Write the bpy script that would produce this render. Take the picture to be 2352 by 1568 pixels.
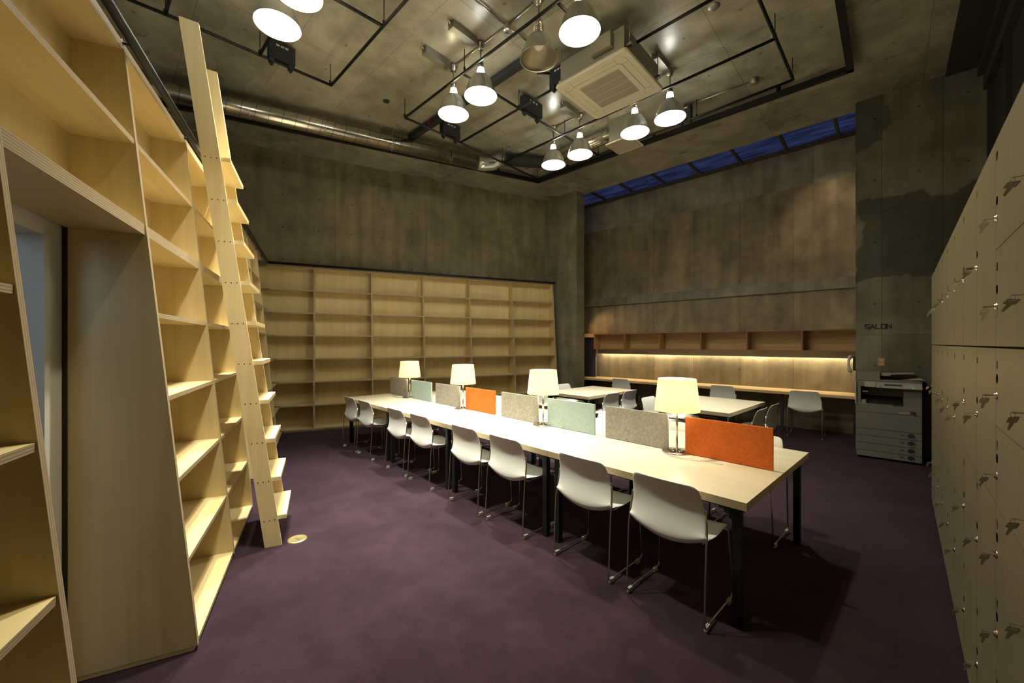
import bpy, math, random
from mathutils import Vector, Matrix
random.seed(7)
for o in list(bpy.data.objects): bpy.data.objects.remove(o)
C = bpy.context.scene
COL = C.collection
# ------------------------------------------------------------------ camera, world, exposure
EYE = 1.57
FPX = 914.7          # focal length in pixels of the 2352 px wide frame
HOR = 789.0
cam = bpy.data.cameras.new('camera'); cam.sensor_width = 36.0; cam.lens = FPX*36/2352
cam.shift_y = (HOR-784)/2352; cam.clip_start = 0.02; cam.clip_end = 100
camo = bpy.data.objects.new('camera', cam); COL.objects.link(camo)
camo.location = (0, 0, EYE); camo.rotation_euler = (math.radians(90), 0, 0)
C.camera = camo
w = bpy.data.worlds.new('dusk_sky'); C.world = w; w.use_nodes = True
w.node_tree.nodes['Background'].inputs[0].default_value = (0.16, 0.22, 0.62, 1)
w.node_tree.nodes['Background'].inputs[1].default_value = 0.16
C.view_settings.view_transform = 'Standard'; C.view_settings.look = 'None'
C.view_settings.gamma = 1; C.view_settings.use_curve_mapping = False
C.view_settings.exposure = 0.0
P_COOL, P_WARM = 1080.0, 660.0        # watts of the pendant bulbs
COOL, WARM = (1.0, 1.0, 0.90), (1.0, 0.87, 0.54)
P_DESK = 2.5

def at(px, py, z):
    """world point that lies at height z behind a picture position"""
    d = (z-EYE)*FPX/(HOR-py)
    return Vector(((px-1176)/FPX*d, d, z))

# ------------------------------------------------------------------ mesh builder
class MB:
    def __init__(s): s.v=[]; s.f=[]; s.m=[]; s.uv=[]; s.sm=[]
    def face(s, pts, mat=0, uvs=None, smooth=False):
        i=len(s.v); s.v += [tuple(p) for p in pts]; s.f.append(list(range(i,i+len(pts))))
        s.m.append(mat); s.sm.append(smooth)
        s.uv.append(uvs if uvs else [(0,0)]*len(pts))
    def box(s, lo, hi, mat=0, edge=None, grain=None):
        """axis box; faces of the two smallest-area axes use material `edge`; uv.x runs along the grain, uv.y across"""
        lo=list(lo); hi=list(hi)
        for k in range(3):
            if lo[k]>hi[k]: lo[k],hi[k]=hi[k],lo[k]
        d=[hi[k]-lo[k] for k in range(3)]
        th=d.index(min(d)); lg=d.index(max(d)) if grain is None else grain
        V=[(x,y,z) for x in (lo[0],hi[0]) for y in (lo[1],hi[1]) for z in (lo[2],hi[2])]
        F={0:((0,1,3,2),(4,6,7,5)),1:((0,4,5,1),(2,3,7,6)),2:((0,2,6,4),(1,5,7,3))}
        r=random.random()*9
        for ax in range(3):
            for q in F[ax]:
                pts=[V[k] for k in q]
                ism = ax!=th
                if edge is not None and ism:
                    other=[k for k in range(3) if k!=ax and k!=th][0]
                    uv=[(p[other],(p[th]-lo[th])) for p in pts]
                    s.face(pts, edge, uv)
                else:
                    a=[k for k in range(3) if k!=ax]
                    g = lg if lg!=ax else a[0]
                    c=[k for k in a if k!=g][0]
                    s.face(pts, mat, [(p[g]+r, p[c]+r*1.7) for p in pts])
    def prism(s, poly, ext, mat=0, edge=None):
        """planar polygon extruded by a vector"""
        ext=Vector(ext); P=[Vector(p) for p in poly]; Q=[p+ext for p in P]
        n=len(P); a=(P[1]-P[0]); nn=(P[1]-P[0]).cross(P[2]-P[0])
        if nn.dot(ext)>0: P,Q=Q,P
        r=random.random()*9
        def uvz(L): return [(p.z+r, (p.x+p.y)+r) for p in L]
        s.face(P, mat, uvz(P)); s.face(list(reversed(Q)), mat, uvz(list(reversed(Q))))
        e = mat if edge is None else edge; L=ext.length
        for i in range(n):
            j=(i+1)%n; l=(P[j]-P[i]).length
            s.face([P[i],Q[i],Q[j],P[j]], e, [(0,0),(0,L),(l,L),(l,0)])
    def hexa(s, bottom, top, mat=0):
        b=[Vector(p) for p in bottom]; t=[Vector(p) for p in top]
        s.face(list(reversed(b)),mat); s.face(t,mat)
        for i in range(4):
            j=(i+1)%4; s.face([b[i],b[j],t[j],t[i]],mat)
    def ring(s, prof, c=(0,0,0), seg=24, mat=0, axis='z', cap0=False, cap1=False, smooth=True, mats=None):
        """lathe: prof is a list of (radius, height)"""
        c=Vector(c); rows=[]
        base=len(s.v)
        for r,h in prof:
            row=[]
            for k in range(seg):
                a=2*math.pi*k/seg
                x,y=r*math.cos(a), r*math.sin(a)
                if axis=='z': p=Vector((x,y,h))
                elif axis=='x': p=Vector((h,x,y))
                else: p=Vector((y,h,x))
                s.v.append(tuple(c+p)); row.append(len(s.v)-1)
            rows.append(row)
        for i in range(len(rows)-1):
            for k in range(seg):
                j=(k+1)%seg
                s.f.append([rows[i][k],rows[i][j],rows[i+1][j],rows[i+1][k]])
                s.m.append(mats[i] if mats else mat); s.sm.append(smooth)
                u0,u1=k/seg,(k+1)/seg
                s.uv.append([(u0,prof[i][1]),(u1,prof[i][1]),(u1,prof[i+1][1]),(u0,prof[i+1][1])])
        if cap0: s.f.append(list(reversed(rows[0]))); s.m.append(mat); s.sm.append(False); s.uv.append([(0,0)]*seg)
        if cap1: s.f.append(rows[-1]); s.m.append(mat); s.sm.append(False); s.uv.append([(0,0)]*seg)
    def tube(s, pts, r, seg=8, mat=0, cap=True, closed=False):
        P=[Vector(p) for p in pts]; n=len(P); rows=[]; up=None; acc=0
        for i in range(n):
            if closed: t=(P[(i+1)%n]-P[i-1])
            else: t=(P[min(i+1,n-1)]-P[max(i-1,0)])
            t.normalize()
            if up is None:
                up=Vector((0,0,1)) if abs(t.z)<.9 else Vector((1,0,0))
            u=up-t*up.dot(t)
            if u.length<1e-4: u=t.orthogonal()
            u.normalize(); v=t.cross(u); up=u
            rr=r[i] if isinstance(r,(list,tuple)) else r
            if i: acc+=(P[i]-P[i-1]).length
            row=[]
            for k in range(seg):
                a=2*math.pi*k/seg
                s.v.append(tuple(P[i]+(u*math.cos(a)+v*math.sin(a))*rr)); row.append(len(s.v)-1)
            rows.append((row,acc))
        m=n if closed else n-1
        for i in range(m):
            A,la=rows[i]; B,lb=rows[(i+1)%n]
            for k in range(seg):
                j=(k+1)%seg
                s.f.append([A[k],A[j],B[j],B[k]]); s.m.append(mat); s.sm.append(True)
                s.uv.append([(k/seg,la),((k+1)/seg,la),((k+1)/seg,lb),(k/seg,lb)])
        if cap and not closed:
            s.f.append(list(reversed(rows[0][0]))); s.m.append(mat); s.sm.append(False); s.uv.append([(0,0)]*seg)
            s.f.append(list(rows[-1][0])); s.m.append(mat); s.sm.append(False); s.uv.append([(0,0)]*seg)
    def disc(s, c, r, axis='z', seg=20, mat=0, flip=False):
        c=Vector(c); pts=[]
        for k in range(seg):
            a=2*math.pi*k/seg*(-1 if flip else 1); x,y=r*math.cos(a),r*math.sin(a)
            pts.append(c+{'z':Vector((x,y,0)),'y':Vector((x,0,y)),'x':Vector((0,x,y))}[axis])
        s.face(pts,mat)
    def build(s, name, mats, parent=None, loc=None, rotz=None, bevel=0, hidden=False):
        me=bpy.data.meshes.new(name); me.from_pydata(s.v,[],s.f)
        for m in (mats if isinstance(mats,(list,tuple)) else [mats]): me.materials.append(m)
        me.polygons.foreach_set('material_index', s.m); me.polygons.foreach_set('use_smooth', s.sm)
        uv=me.uv_layers.new(name='UVMap'); fl=[]
        for p,u in zip(s.f,s.uv):
            for a in u: fl += [a[0],a[1]]
        uv.data.foreach_set('uv',fl); me.update()
        o=bpy.data.objects.new(name,me); COL.objects.link(o)
        if parent: o.parent=parent
        if loc is not None: o.location=loc
        if rotz is not None: o.rotation_euler=(0,0,rotz)
        if bevel:
            b=o.modifiers.new('bevel','BEVEL'); b.width=bevel; b.segments=2; b.limit_method='ANGLE'; b.angle_limit=math.radians(40)
        return o
def thing(name, label, cat, loc=(0,0,0), rotz=0, group=None):
    o=bpy.data.objects.new(name,None); COL.objects.link(o); o.empty_display_size=.1
    o.location=loc; o.rotation_euler=(0,0,rotz); o['label']=label; o['category']=cat
    if group: o['group']=group
    return o
def tag(o,label,cat,group=None):
    o['label']=label; o['category']=cat
    if group: o['group']=group
    return o
def struct(o): o['kind']='structure'; return o
def dup(root, loc, rotz, label=None, group=None):
    r=root.copy(); COL.objects.link(r); r.location=loc; r.rotation_euler=(0,0,rotz)
    if label: r['label']=label
    if group: r['group']=group
    for ch in list(root.children):
        c=ch.copy(); COL.objects.link(c); c.parent=r
        for g in list(ch.children):
            d=g.copy(); COL.objects.link(d); d.parent=c
    return r

# ------------------------------------------------------------------ materials
def nt(name):
    m=bpy.data.materials.new(name); m.use_nodes=True; t=m.node_tree; return m,t,t.nodes['Principled BSDF']
def plain(name, col, rough=.5, metal=0, spec=.5, emis=None, es=0, coat=0):
    m,t,b=nt(name); b.inputs['Base Color'].default_value=(*col,1); b.inputs['Roughness'].default_value=rough
    b.inputs['Metallic'].default_value=metal; b.inputs['Specular IOR Level'].default_value=spec
    if coat: b.inputs['Coat Weight'].default_value=coat
    if emis: b.inputs['Emission Color'].default_value=(*emis,1); b.inputs['Emission Strength'].default_value=es
    return m
def N(t,kind,**kw):
    n=t.nodes.new(kind)
    for k,v in kw.items():
        if k in n.inputs: n.inputs[k].default_value=v
        else: setattr(n,k,v)
    return n
def mix(t,a,b,f,mode='MIX'):
    n=t.nodes.new('ShaderNodeMix'); n.data_type='RGBA'; n.blend_type=mode
    for sock,v in ((n.inputs[6],a),(n.inputs[7],b),(n.inputs[0],f)):
        if hasattr(v,'is_linked') or hasattr(v,'links'): t.links.new(v,sock)
        else: sock.default_value = v if not isinstance(v,tuple) else (*v,1)
    return n.outputs[2]
def ramp(t,src,stops):
    n=t.nodes.new('ShaderNodeValToRGB'); e=n.color_ramp.elements
    e[0].position,e[1].position=stops[0][0],stops[-1][0]
    e[0].color=(*stops[0][1],1) if isinstance(stops[0][1],tuple) else (stops[0][1],)*3+(1,)
    e[1].color=(*stops[-1][1],1) if isinstance(stops[-1][1],tuple) else (stops[-1][1],)*3+(1,)
    for p,c in stops[1:-1]:
        x=e.new(p); x.color=(*c,1) if isinstance(c,tuple) else (c,c,c,1)
    t.links.new(src,n.inputs[0]); return n.outputs[0]
def math_(t,op,a,b=None,c=None):
    n=t.nodes.new('ShaderNodeMath'); n.operation=op
    for i,v in enumerate((a,b,c)):
        if v is None: continue
        if hasattr(v,'links'): t.links.new(v,n.inputs[i])
        else: n.inputs[i].default_value=v
    return n.outputs[0]
def wood(name, c0, c1, rough=.45, scale=(1.2,22), coat=.0, knots=False, spec=.4, streak=.5):
    """grain runs along uv.x (metres)"""
    m,t,b=nt(name); uv=N(t,'ShaderNodeUVMap')
    mp=N(t,'ShaderNodeMapping'); t.links.new(uv.outputs[0],mp.inputs[0]); mp.inputs['Scale'].default_value=(scale[0],scale[1],1)
    n1=N(t,'ShaderNodeTexNoise'); n1.inputs['Scale'].default_value=1.0; n1.inputs['Detail'].default_value=5; n1.inputs['Distortion'].default_value=.6
    t.links.new(mp.outputs[0],n1.inputs[0])
    mp2=N(t,'ShaderNodeMapping'); t.links.new(uv.outputs[0],mp2.inputs[0]); mp2.inputs['Scale'].default_value=(scale[0]*.7,scale[1]*6,1)
    n2=N(t,'ShaderNodeTexNoise'); n2.inputs['Scale'].default_value=1.0; n2.inputs['Detail'].default_value=3
    t.links.new(mp2.outputs[0],n2.inputs[0])
    f=math_(t,'ADD',math_(t,'MULTIPLY',n1.outputs[0],1-streak*.5),math_(t,'MULTIPLY',n2.outputs[0],streak*.5))
    col=ramp(t,f,[(.3,c0),(.7,c1)])
    t.links.new(col,b.inputs['Base Color']); b.inputs['Roughness'].default_value=rough; b.inputs['Specular IOR Level'].default_value=spec
    bp=N(t,'ShaderNodeBump'); bp.inputs['Strength'].default_value=.06; bp.inputs['Distance'].default_value=.002
    t.links.new(n2.outputs[0],bp.inputs['Height']); t.links.new(bp.outputs[0],b.inputs['Normal'])
    return m
def plyedge(name, a, bb, pitch=.0042, rough=.6):
    m,t,b=nt(name); uv=N(t,'ShaderNodeUVMap'); sp=N(t,'ShaderNodeSeparateXYZ'); t.links.new(uv.outputs[0],sp.inputs[0])
    nz=N(t,'ShaderNodeTexNoise'); mp=N(t,'ShaderNodeMapping'); mp.inputs['Scale'].default_value=(14,300,1)
    t.links.new(uv.outputs[0],mp.inputs[0]); t.links.new(mp.outputs[0],nz.inputs[0]); nz.inputs['Scale'].default_value=1
    s=math_(t,'SINE',math_(t,'MULTIPLY',sp.outputs[1],math.pi/pitch))
    s=math_(t,'ADD',s,math_(t,'MULTIPLY',math_(t,'SUBTRACT',nz.outputs[0],.5),1.5))
    t.links.new(ramp(t,s,[(.15,a),(.75,bb)]),b.inputs['Base Color']); b.inputs['Roughness'].default_value=rough
    return m
def concrete(name, c0, c1, axes='XZ', holes=(.6,.6,.017), joint=(1.8,.9), off=(0,0), rough=.6, spec=.3, dark=.55, streak=True, patches=None, seed=0, glossvar=False):
    m,t,b=nt(name); tc=N(t,'ShaderNodeTexCoord'); sp=N(t,'ShaderNodeSeparateXYZ'); t.links.new(tc.outputs['Object'],sp.inputs[0])
    U=sp.outputs[0]; V=sp.outputs[2] if axes=='XZ' else sp.outputs[1]
    U=math_(t,'ADD',U,off[0]); V=math_(t,'ADD',V,off[1])
    cb=N(t,'ShaderNodeCombineXYZ'); t.links.new(U,cb.inputs[0]); t.links.new(V,cb.inputs[1]); cb.inputs[2].default_value=seed
    def noise(sc,det,scale=(1,1,1),dist=0):
        mp=N(t,'ShaderNodeMapping'); mp.inputs['Scale'].default_value=scale; t.links.new(cb.outputs[0],mp.inputs[0])
        n=N(t,'ShaderNodeTexNoise'); n.inputs['Scale'].default_value=sc; n.inputs['Detail'].default_value=det; n.inputs['Distortion'].default_value=dist
        t.links.new(mp.outputs[0],n.inputs[0]); return n.outputs[0]
    big=noise(.8,6,dist=.4); fine=noise(34,4); mid=noise(4,7,dist=.3)
    f=math_(t,'ADD',math_(t,'MULTIPLY',big,.5),math_(t,'MULTIPLY',mid,.5))
    col=ramp(t,f,[(.34,c0),(.66,c1)])
    blot=noise(1.3,3,dist=.0); col=mix(t,col,ramp(t,blot,[(.28,.72),(.72,1.14)]),.9,'MULTIPLY')
    if not glossvar:
        st2=noise(1.0,8,(3,1.1,1),dist=.3); col=mix(t,col,ramp(t,st2,[(.33,.66),(.52,1.0),(.7,1.14)]),.8,'MULTIPLY')
    if streak:
        st=noise(1.0,5,(5.5,.35,1)) if axes=='XZ' else noise(1.0,5,(.5,5,1))
        col=mix(t,col,ramp(t,st,[(.35,.62),(.62,1.05)]),.6,'MULTIPLY')
    col=mix(t,col,ramp(t,fine,[(.2,.8),(.8,1.12)]),.6,'MULTIPLY')
    sp_=noise(70,2); col=mix(t,col,ramp(t,sp_,[(.27,.45),(.33,1.0)]),.5,'MULTIPLY')
    def line(coord,period,wid):
        fr=math_(t,'FRACT',math_(t,'DIVIDE',coord,period)); d=math_(t,'MULTIPLY',math_(t,'MINIMUM',fr,math_(t,'SUBTRACT',1.0,fr)),period)
        return math_(t,'LESS_THAN',d,wid)
    if joint:
        j=math_(t,'MAXIMUM',line(U,joint[0],.004),line(V,joint[1],.003))
        # slabs differ a little in tone
        cu=math_(t,'FLOOR',math_(t,'DIVIDE',U,joint[0])); cv=math_(t,'FLOOR',math_(t,'DIVIDE',V,joint[1]))
        c2=N(t,'ShaderNodeCombineXYZ'); t.links.new(cu,c2.inputs[0]); t.links.new(cv,c2.inputs[1])
        wn=N(t,'ShaderNodeTexWhiteNoise'); wn.noise_dimensions='2D'; t.links.new(c2.outputs[0],wn.inputs[0])
        col=mix(t,col,ramp(t,wn.outputs[0],[(0,.84),(1,1.08)]),1.0,'MULTIPLY')
        col=mix(t,col,(.25,.23,.2),math_(t,'MULTIPLY',j,.65),'MULTIPLY')
    hgt=None
    if holes:
        def cen(coord,per):
            return math_(t,'MULTIPLY',math_(t,'SUBTRACT',math_(t,'FRACT',math_(t,'DIVIDE',coord,per)),.5),per)
        hu,hv=cen(U,holes[0]),cen(V,holes[1])
        d=math_(t,'SQRT',math_(t,'ADD',math_(t,'MULTIPLY',hu,hu),math_(t,'MULTIPLY',hv,hv)))
        h=math_(t,'LESS_THAN',d,holes[2]); hgt=h
        col=mix(t,col,(.33,.33,.33),math_(t,'MULTIPLY',h,.75),'MULTIPLY')
    for (u0,v0,u1,v1,k) in (patches or []):
        nz=math_(t,'MULTIPLY',math_(t,'SUBTRACT',noise(2.6,6),.5),.42)
        du=math_(t,'SUBTRACT',math_(t,'ABSOLUTE',math_(t,'SUBTRACT',U,(u0+u1)/2)),(u1-u0)/2)
        dv=math_(t,'SUBTRACT',math_(t,'ABSOLUTE',math_(t,'SUBTRACT',V,(v0+v1)/2)),(v1-v0)/2)
        dd=math_(t,'ADD',math_(t,'MAXIMUM',du,dv),nz)
        msk=ramp(t,dd,[(.0,1.0),(.03,0.0)])
        col=mix(t,col,(k,k,k*.98),msk,'MULTIPLY')
    t.links.new(col,b.inputs['Base Color'])
    b.inputs['Specular IOR Level'].default_value=spec
    if glossvar: t.links.new(ramp(t,big,[(.3,rough-.05),(.7,rough+.10)]),b.inputs['Roughness'])
    else: b.inputs['Roughness'].default_value=rough
    bp=N(t,'ShaderNodeBump'); bp.inputs['Strength'].default_value=.25; bp.inputs['Distance'].default_value=.0015 if glossvar else .005
    hh=math_(t,'ADD',math_(t,'MULTIPLY',big if glossvar else mid,.4 if glossvar else 1.0),math_(t,'MULTIPLY',fine,.05 if glossvar else .25))
    if hgt is not None: hh=math_(t,'SUBTRACT',hh,math_(t,'MULTIPLY',hgt,2.0))
    t.links.new(hh,bp.inputs['Height']); t.links.new(bp.outputs[0],b.inputs['Normal'])
    return m

M={}
M['ply']=wood('birch_plywood',(.55,.43,.215),(.69,.56,.305),rough=.42,scale=(.9,9))
M['ply_edge']=plyedge('plywood_edge',(.30,.22,.13),(.47,.385,.25),.0046)
M['ladder']=wood('ladder_timber',(.66,.53,.28),(.78,.65,.38),rough=.4,scale=(.6,14))
M['locker']=wood('locker_veneer',(.20,.178,.108),(.265,.24,.155),rough=.36,scale=(.8,26),streak=.7,spec=.45)
M['table']=wood('table_laminate',(.70,.64,.50),(.79,.735,.60),rough=.32,scale=(1.1,16),spec=.5)
M['table_edge']=plyedge('table_ply_edge',(.40,.31,.18),(.58,.48,.31),.0052)
M['oak']=wood('oak_veneer',(.40,.255,.12),(.52,.36,.19),rough=.4,scale=(1.2,18))
M['oak_edge']=plain('oak_edge',(.26,.11,.05),.5)
M['counter']=wood('counter_oak',(.60,.43,.23),(.70,.52,.30),rough=.35,scale=(.9,20))
M['black']=plain('black_steel',(.008,.008,.009),.48,0,.35)
M['blackm']=plain('black_matte',(.012,.012,.013),.7)
M['chrome']=plain('chrome_rod',(.62,.58,.52),.22,1)
M['chair']=plain('white_plastic',(.88,.90,.88),.42,0,.45)
M['glide']=plain('grey_glide',(.45,.44,.42),.35)
M['alu']=plain('spun_aluminium',(.60,.60,.58),.27,.85)
M['white_in']=plain('reflector_inside',(.88,.88,.86),.35,.0)
M['alu_in']=plain('bare_reflector_inside',(.66,.63,.55),.30,.9)
M['galv']=plain('galvanised_conduit',(.52,.50,.45),.33,1)
M['acw']=plain('cream_plastic',(.62,.59,.47),.5)
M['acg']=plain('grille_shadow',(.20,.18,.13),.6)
M['acbody']=plain('galvanised_casing',(.33,.31,.26),.5,.6)
M['sheet']=plain('sheet_steel',(.30,.29,.26),.42,.8)
M['key']=plain('key_metal',(.36,.33,.24),.35,.65)
M['ink']=plain('black_ink',(.012,.012,.012),.5)
M['hole']=plain('hole_dark',(.004,.004,.004),.9,spec=0)
M['copier']=plain('copier_plastic',(.20,.20,.175),.55)
M['copier2']=plain('copier_dark',(.03,.03,.03),.5)
M['copier3']=plain('copier_light',(.34,.34,.31),.45)
M['seam']=plain('seam_dark',(.01,.01,.01),.8)
M['steelw']=plain('white_steel_edge',(.5,.5,.48),.4)
M['pink']=plain('outlet_plate',(.42,.27,.15),.5)
M['outw']=plain('outlet_socket',(.55,.45,.33),.5)
M['phone']=plain('phone_grey',(.60,.59,.55),.4)
M['brass']=plain('brass',(.62,.52,.26),.36,.8)
M['red']=plain('red_mark',(.5,.01,.01),.5)
M['paint']=plain('white_paint',(.62,.60,.55),.7)
M['frame']=plain('skylight_frame',(.05,.045,.035),.6)
M['led']=plain('green_led',(.1,.3,.05),.5,emis=(.45,1,.2),es=2)
M['logo']=plain('maroon_letters',(.30,.10,.07),.5)
M['socket']=plain('white_socket',(.55,.55,.50),.5)

def mat_carpet():
    m,t,b=nt('purple_carpet'); tc=N(t,'ShaderNodeTexCoord')
    def noise(s,d,dist=0):
        n=N(t,'ShaderNodeTexNoise'); n.inputs['Scale'].default_value=s; n.inputs['Detail'].default_value=d; n.inputs['Distortion'].default_value=dist
        t.links.new(tc.outputs['Object'],n.inputs[0]); return n.outputs[0]
    a=noise(2.2,5,.3); c=noise(260,3)
    col=ramp(t,a,[(.3,(.0175,.0095,.0145)),(.7,(.031,.017,.0255))])
    col=mix(t,col,ramp(t,c,[(.32,.55),(.68,1.45)]),1.0,'MULTIPLY')
    g=noise(9,3); col=mix(t,col,ramp(t,g,[(.35,.84),(.65,1.14)]),.7,'MULTIPLY')
    t.links.new(col,b.inputs['Base Color']); b.inputs['Roughness'].default_value=.95; b.inputs['Specular IOR Level'].default_value=.1
    b.inputs['Sheen Weight'].default_value=.12; b.inputs['Sheen Tint'].default_value=(.6,.4,.6,1)
    bp=N(t,'ShaderNodeBump'); bp.inputs['Strength'].default_value=.4; bp.inputs['Distance'].default_value=.003
    t.links.new(c,bp.inputs['Height']); t.links.new(bp.outputs[0],b.inputs['Normal']); return m
M['carpet']=mat_carpet()
def mat_felt(name,c0,c1,sc=260):
    m,t,b=nt(name); tc=N(t,'ShaderNodeTexCoord')
    n=N(t,'ShaderNodeTexNoise'); n.inputs['Scale'].default_value=sc; n.inputs['Detail'].default_value=4; t.links.new(tc.outputs['Object'],n.inputs[0])
    n2=N(t,'ShaderNodeTexNoise'); n2.inputs['Scale'].default_value=55; n2.inputs['Detail'].default_value=5; t.links.new(tc.outputs['Object'],n2.inputs[0])
    f=math_(t,'MULTIPLY',math_(t,'ADD',n.outputs[0],n2.outputs[0]),.5)
    t.links.new(ramp(t,f,[(.38,c0),(.6,c1)]),b.inputs['Base Color']); b.inputs['Roughness'].default_value=.95; b.inputs['Specular IOR Level'].default_value=.1
    return m
M['felt_orange']=mat_felt('orange_felt',(.68,.155,.032),(.80,.205,.05))
M['felt_grey']=mat_felt('grey_felt',(.27,.26,.24),(.44,.42,.39),230)
M['felt_blue']=mat_felt('blue_grey_felt',(.36,.47,.485),(.44,.56,.57))
def mat_shade():
    m,t,b=nt('lamp_shade_cloth'); out=t.nodes['Material Output']; t.nodes.remove(b)
    d=N(t,'ShaderNodeBsdfDiffuse'); d.inputs[0].default_value=(.84,.80,.68,1)
    tr=N(t,'ShaderNodeBsdfTranslucent'); tr.inputs[0].default_value=(.96,.87,.66,1)
    mx=N(t,'ShaderNodeMixShader'); mx.inputs[0].default_value=.62
    t.links.new(d.outputs[0],mx.inputs[1]); t.links.new(tr.outputs[0],mx.inputs[2]); t.links.new(mx.outputs[0],out.inputs[0]); return m
M['shade']=mat_shade()
def mat_duct():
    m,t,b=nt('spiral_duct_steel'); uv=N(t,'ShaderNodeUVMap'); sp=N(t,'ShaderNodeSeparateXYZ'); t.links.new(uv.outputs[0],sp.inputs[0])
    ph=math_(t,'FRACT',math_(t,'ADD',math_(t,'DIVIDE',sp.outputs[1],.17),sp.outputs[0]))
    rib=math_(t,'LESS_THAN',ph,.055)
    b.inputs['Metallic'].default_value=1
    nz=N(t,'ShaderNodeTexNoise'); nz.inputs['Scale'].default_value=6; nz.inputs['Detail'].default_value=5
    col=ramp(t,nz.outputs[0],[(.3,(.52,.49,.42)),(.7,(.70,.67,.6))]); col=mix(t,col,(.16,.15,.13),math_(t,'MULTIPLY',rib,.8))
    t.links.new(col,b.inputs['Base Color']); b.inputs['Roughness'].default_value=.24
    bp=N(t,'ShaderNodeBump'); bp.inputs['Strength'].default_value=.8; bp.inputs['Distance'].default_value=.01
    t.links.new(rib,bp.inputs['Height']); t.links.new(bp.outputs[0],b.inputs['Normal']); return m
M['duct']=mat_duct()
def mat_flex():
    m,t,b=nt('flexible_duct'); uv=N(t,'ShaderNodeUVMap'); sp=N(t,'ShaderNodeSeparateXYZ'); t.links.new(uv.outputs[0],sp.inputs[0])
    s=math_(t,'SINE',math_(t,'MULTIPLY',sp.outputs[1],2*math.pi/.022))
    b.inputs['Base Color'].default_value=(.06,.06,.05,1); b.inputs['Roughness'].default_value=.45; b.inputs['Metallic'].default_value=.4
    bp=N(t,'ShaderNodeBump'); bp.inputs['Strength'].default_value=1; bp.inputs['Distance'].default_value=.01
    t.links.new(s,bp.inputs['Height']); t.links.new(bp.outputs[0],b.inputs['Normal']); return m
M['flex']=mat_flex()
def mat_curtain():
    m,t,b=nt('purple_curtain'); b.inputs['Base Color'].default_value=(.035,.014,.045,1); b.inputs['Roughness'].default_value=.8
    b.inputs['Sheen Weight'].default_value=.4; return m
M['curtain']=mat_curtain()
def mat_glass():
    m,t,b=nt('skylight_glass'); out=t.nodes['Material Output']; t.nodes.remove(b)
    tc=N(t,'ShaderNodeTexCoord'); mp=N(t,'ShaderNodeMapping'); mp.inputs['Scale'].default_value=(1.2,7,1); mp.inputs['Rotation'].default_value=(0,0,.5); t.links.new(tc.outputs['Object'],mp.inputs[0])
    n=N(t,'ShaderNodeTexNoise'); n.inputs['Scale'].default_value=1.3; n.inputs['Detail'].default_value=8; t.links.new(mp.outputs[0],n.inputs[0])
    tr=N(t,'ShaderNodeBsdfTransparent'); t.links.new(ramp(t,n.outputs[0],[(.3,(.42,.44,.5)),(.7,(1,1,1))]),tr.inputs[0])
    gl=N(t,'ShaderNodeBsdfGlossy'); gl.inputs['Roughness'].default_value=.08
    mx=N(t,'ShaderNodeMixShader'); mx.inputs[0].default_value=.06
    t.links.new(tr.outputs[0],mx.inputs[1]); t.links.new(gl.outputs[0],mx.inputs[2]); t.links.new(mx.outputs[0],out.inputs[0]); return m
M['glass']=mat_glass()
def emit(name,col,s):
    m,t,b=nt(name); b.inputs['Base Color'].default_value=(*col,1); b.inputs['Emission Color'].default_value=(*col,1); b.inputs['Emission Strength'].default_value=s; return m
M['bulb_cool']=emit('cool_bulb',COOL,140); M['bulb_warm']=emit('warm_bulb',WARM,95)
M['globe_cool']=emit('cool_globe',COOL,6); M['globe_warm']=emit('warm_globe',WARM,4)
M['bulb_desk']=emit('desk_bulb',(1,.88,.62),12)
M['tube']=emit('fluorescent_tube',(1,.88,.58),80.0)
M['bulb_off']=plain('unlit_bulb',(.7,.68,.6),.2)

CG=(.205,.180,.118); CH=(.33,.295,.205)
M['c_ceil']=concrete('ceiling_concrete',(.20,.19,.145),(.42,.395,.305),'XY',holes=(.6,.9,.018),joint=(1.8,.9),off=(.45,.2),rough=.27,spec=.55,glossvar=True,seed=3,streak=False)
M['c_left']=concrete('wall_concrete_left',(.24,.208,.125),(.345,.30,.195),'XZ',holes=(.6,.6,.017),joint=(1.8,2.7),off=(.1,.15),seed=1)
M['c_back']=concrete('wall_concrete_back',(.215,.175,.11),(.36,.30,.20),'XZ',holes=(1.8,.9,.016),joint=(.9,9.0),off=(.3,.3),seed=5)
M['c_back2']=concrete('wall_concrete_band',(.24,.22,.175),(.36,.335,.28),'XZ',holes=None,joint=(1.8,9.0),seed=9)
M['c_ledge']=concrete('ledge_concrete',(.19,.17,.125),(.30,.275,.22),'XZ',holes=None,joint=None,seed=11)
M['c_salon']=concrete('wall_concrete_salon',(.155,.150,.11),(.235,.225,.165),'XZ',holes=(.45,.9,.017),joint=(.6,1.8),off=(.27,.1),seed=2,
    patches=[(.93,2.62,2.1,3.75,.42),(.90,4.6,1.22,5.3,.55)])
M['c_pillar']=concrete('pillar_concrete',(.20,.185,.125),(.30,.28,.20),'XZ',holes=(.45,.9,.016),joint=(9,1.8),off=(.12,.3),seed=4)
M['dark_wall']=plain('dark_steel_wall',(.028,.026,.022),.55)

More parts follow.
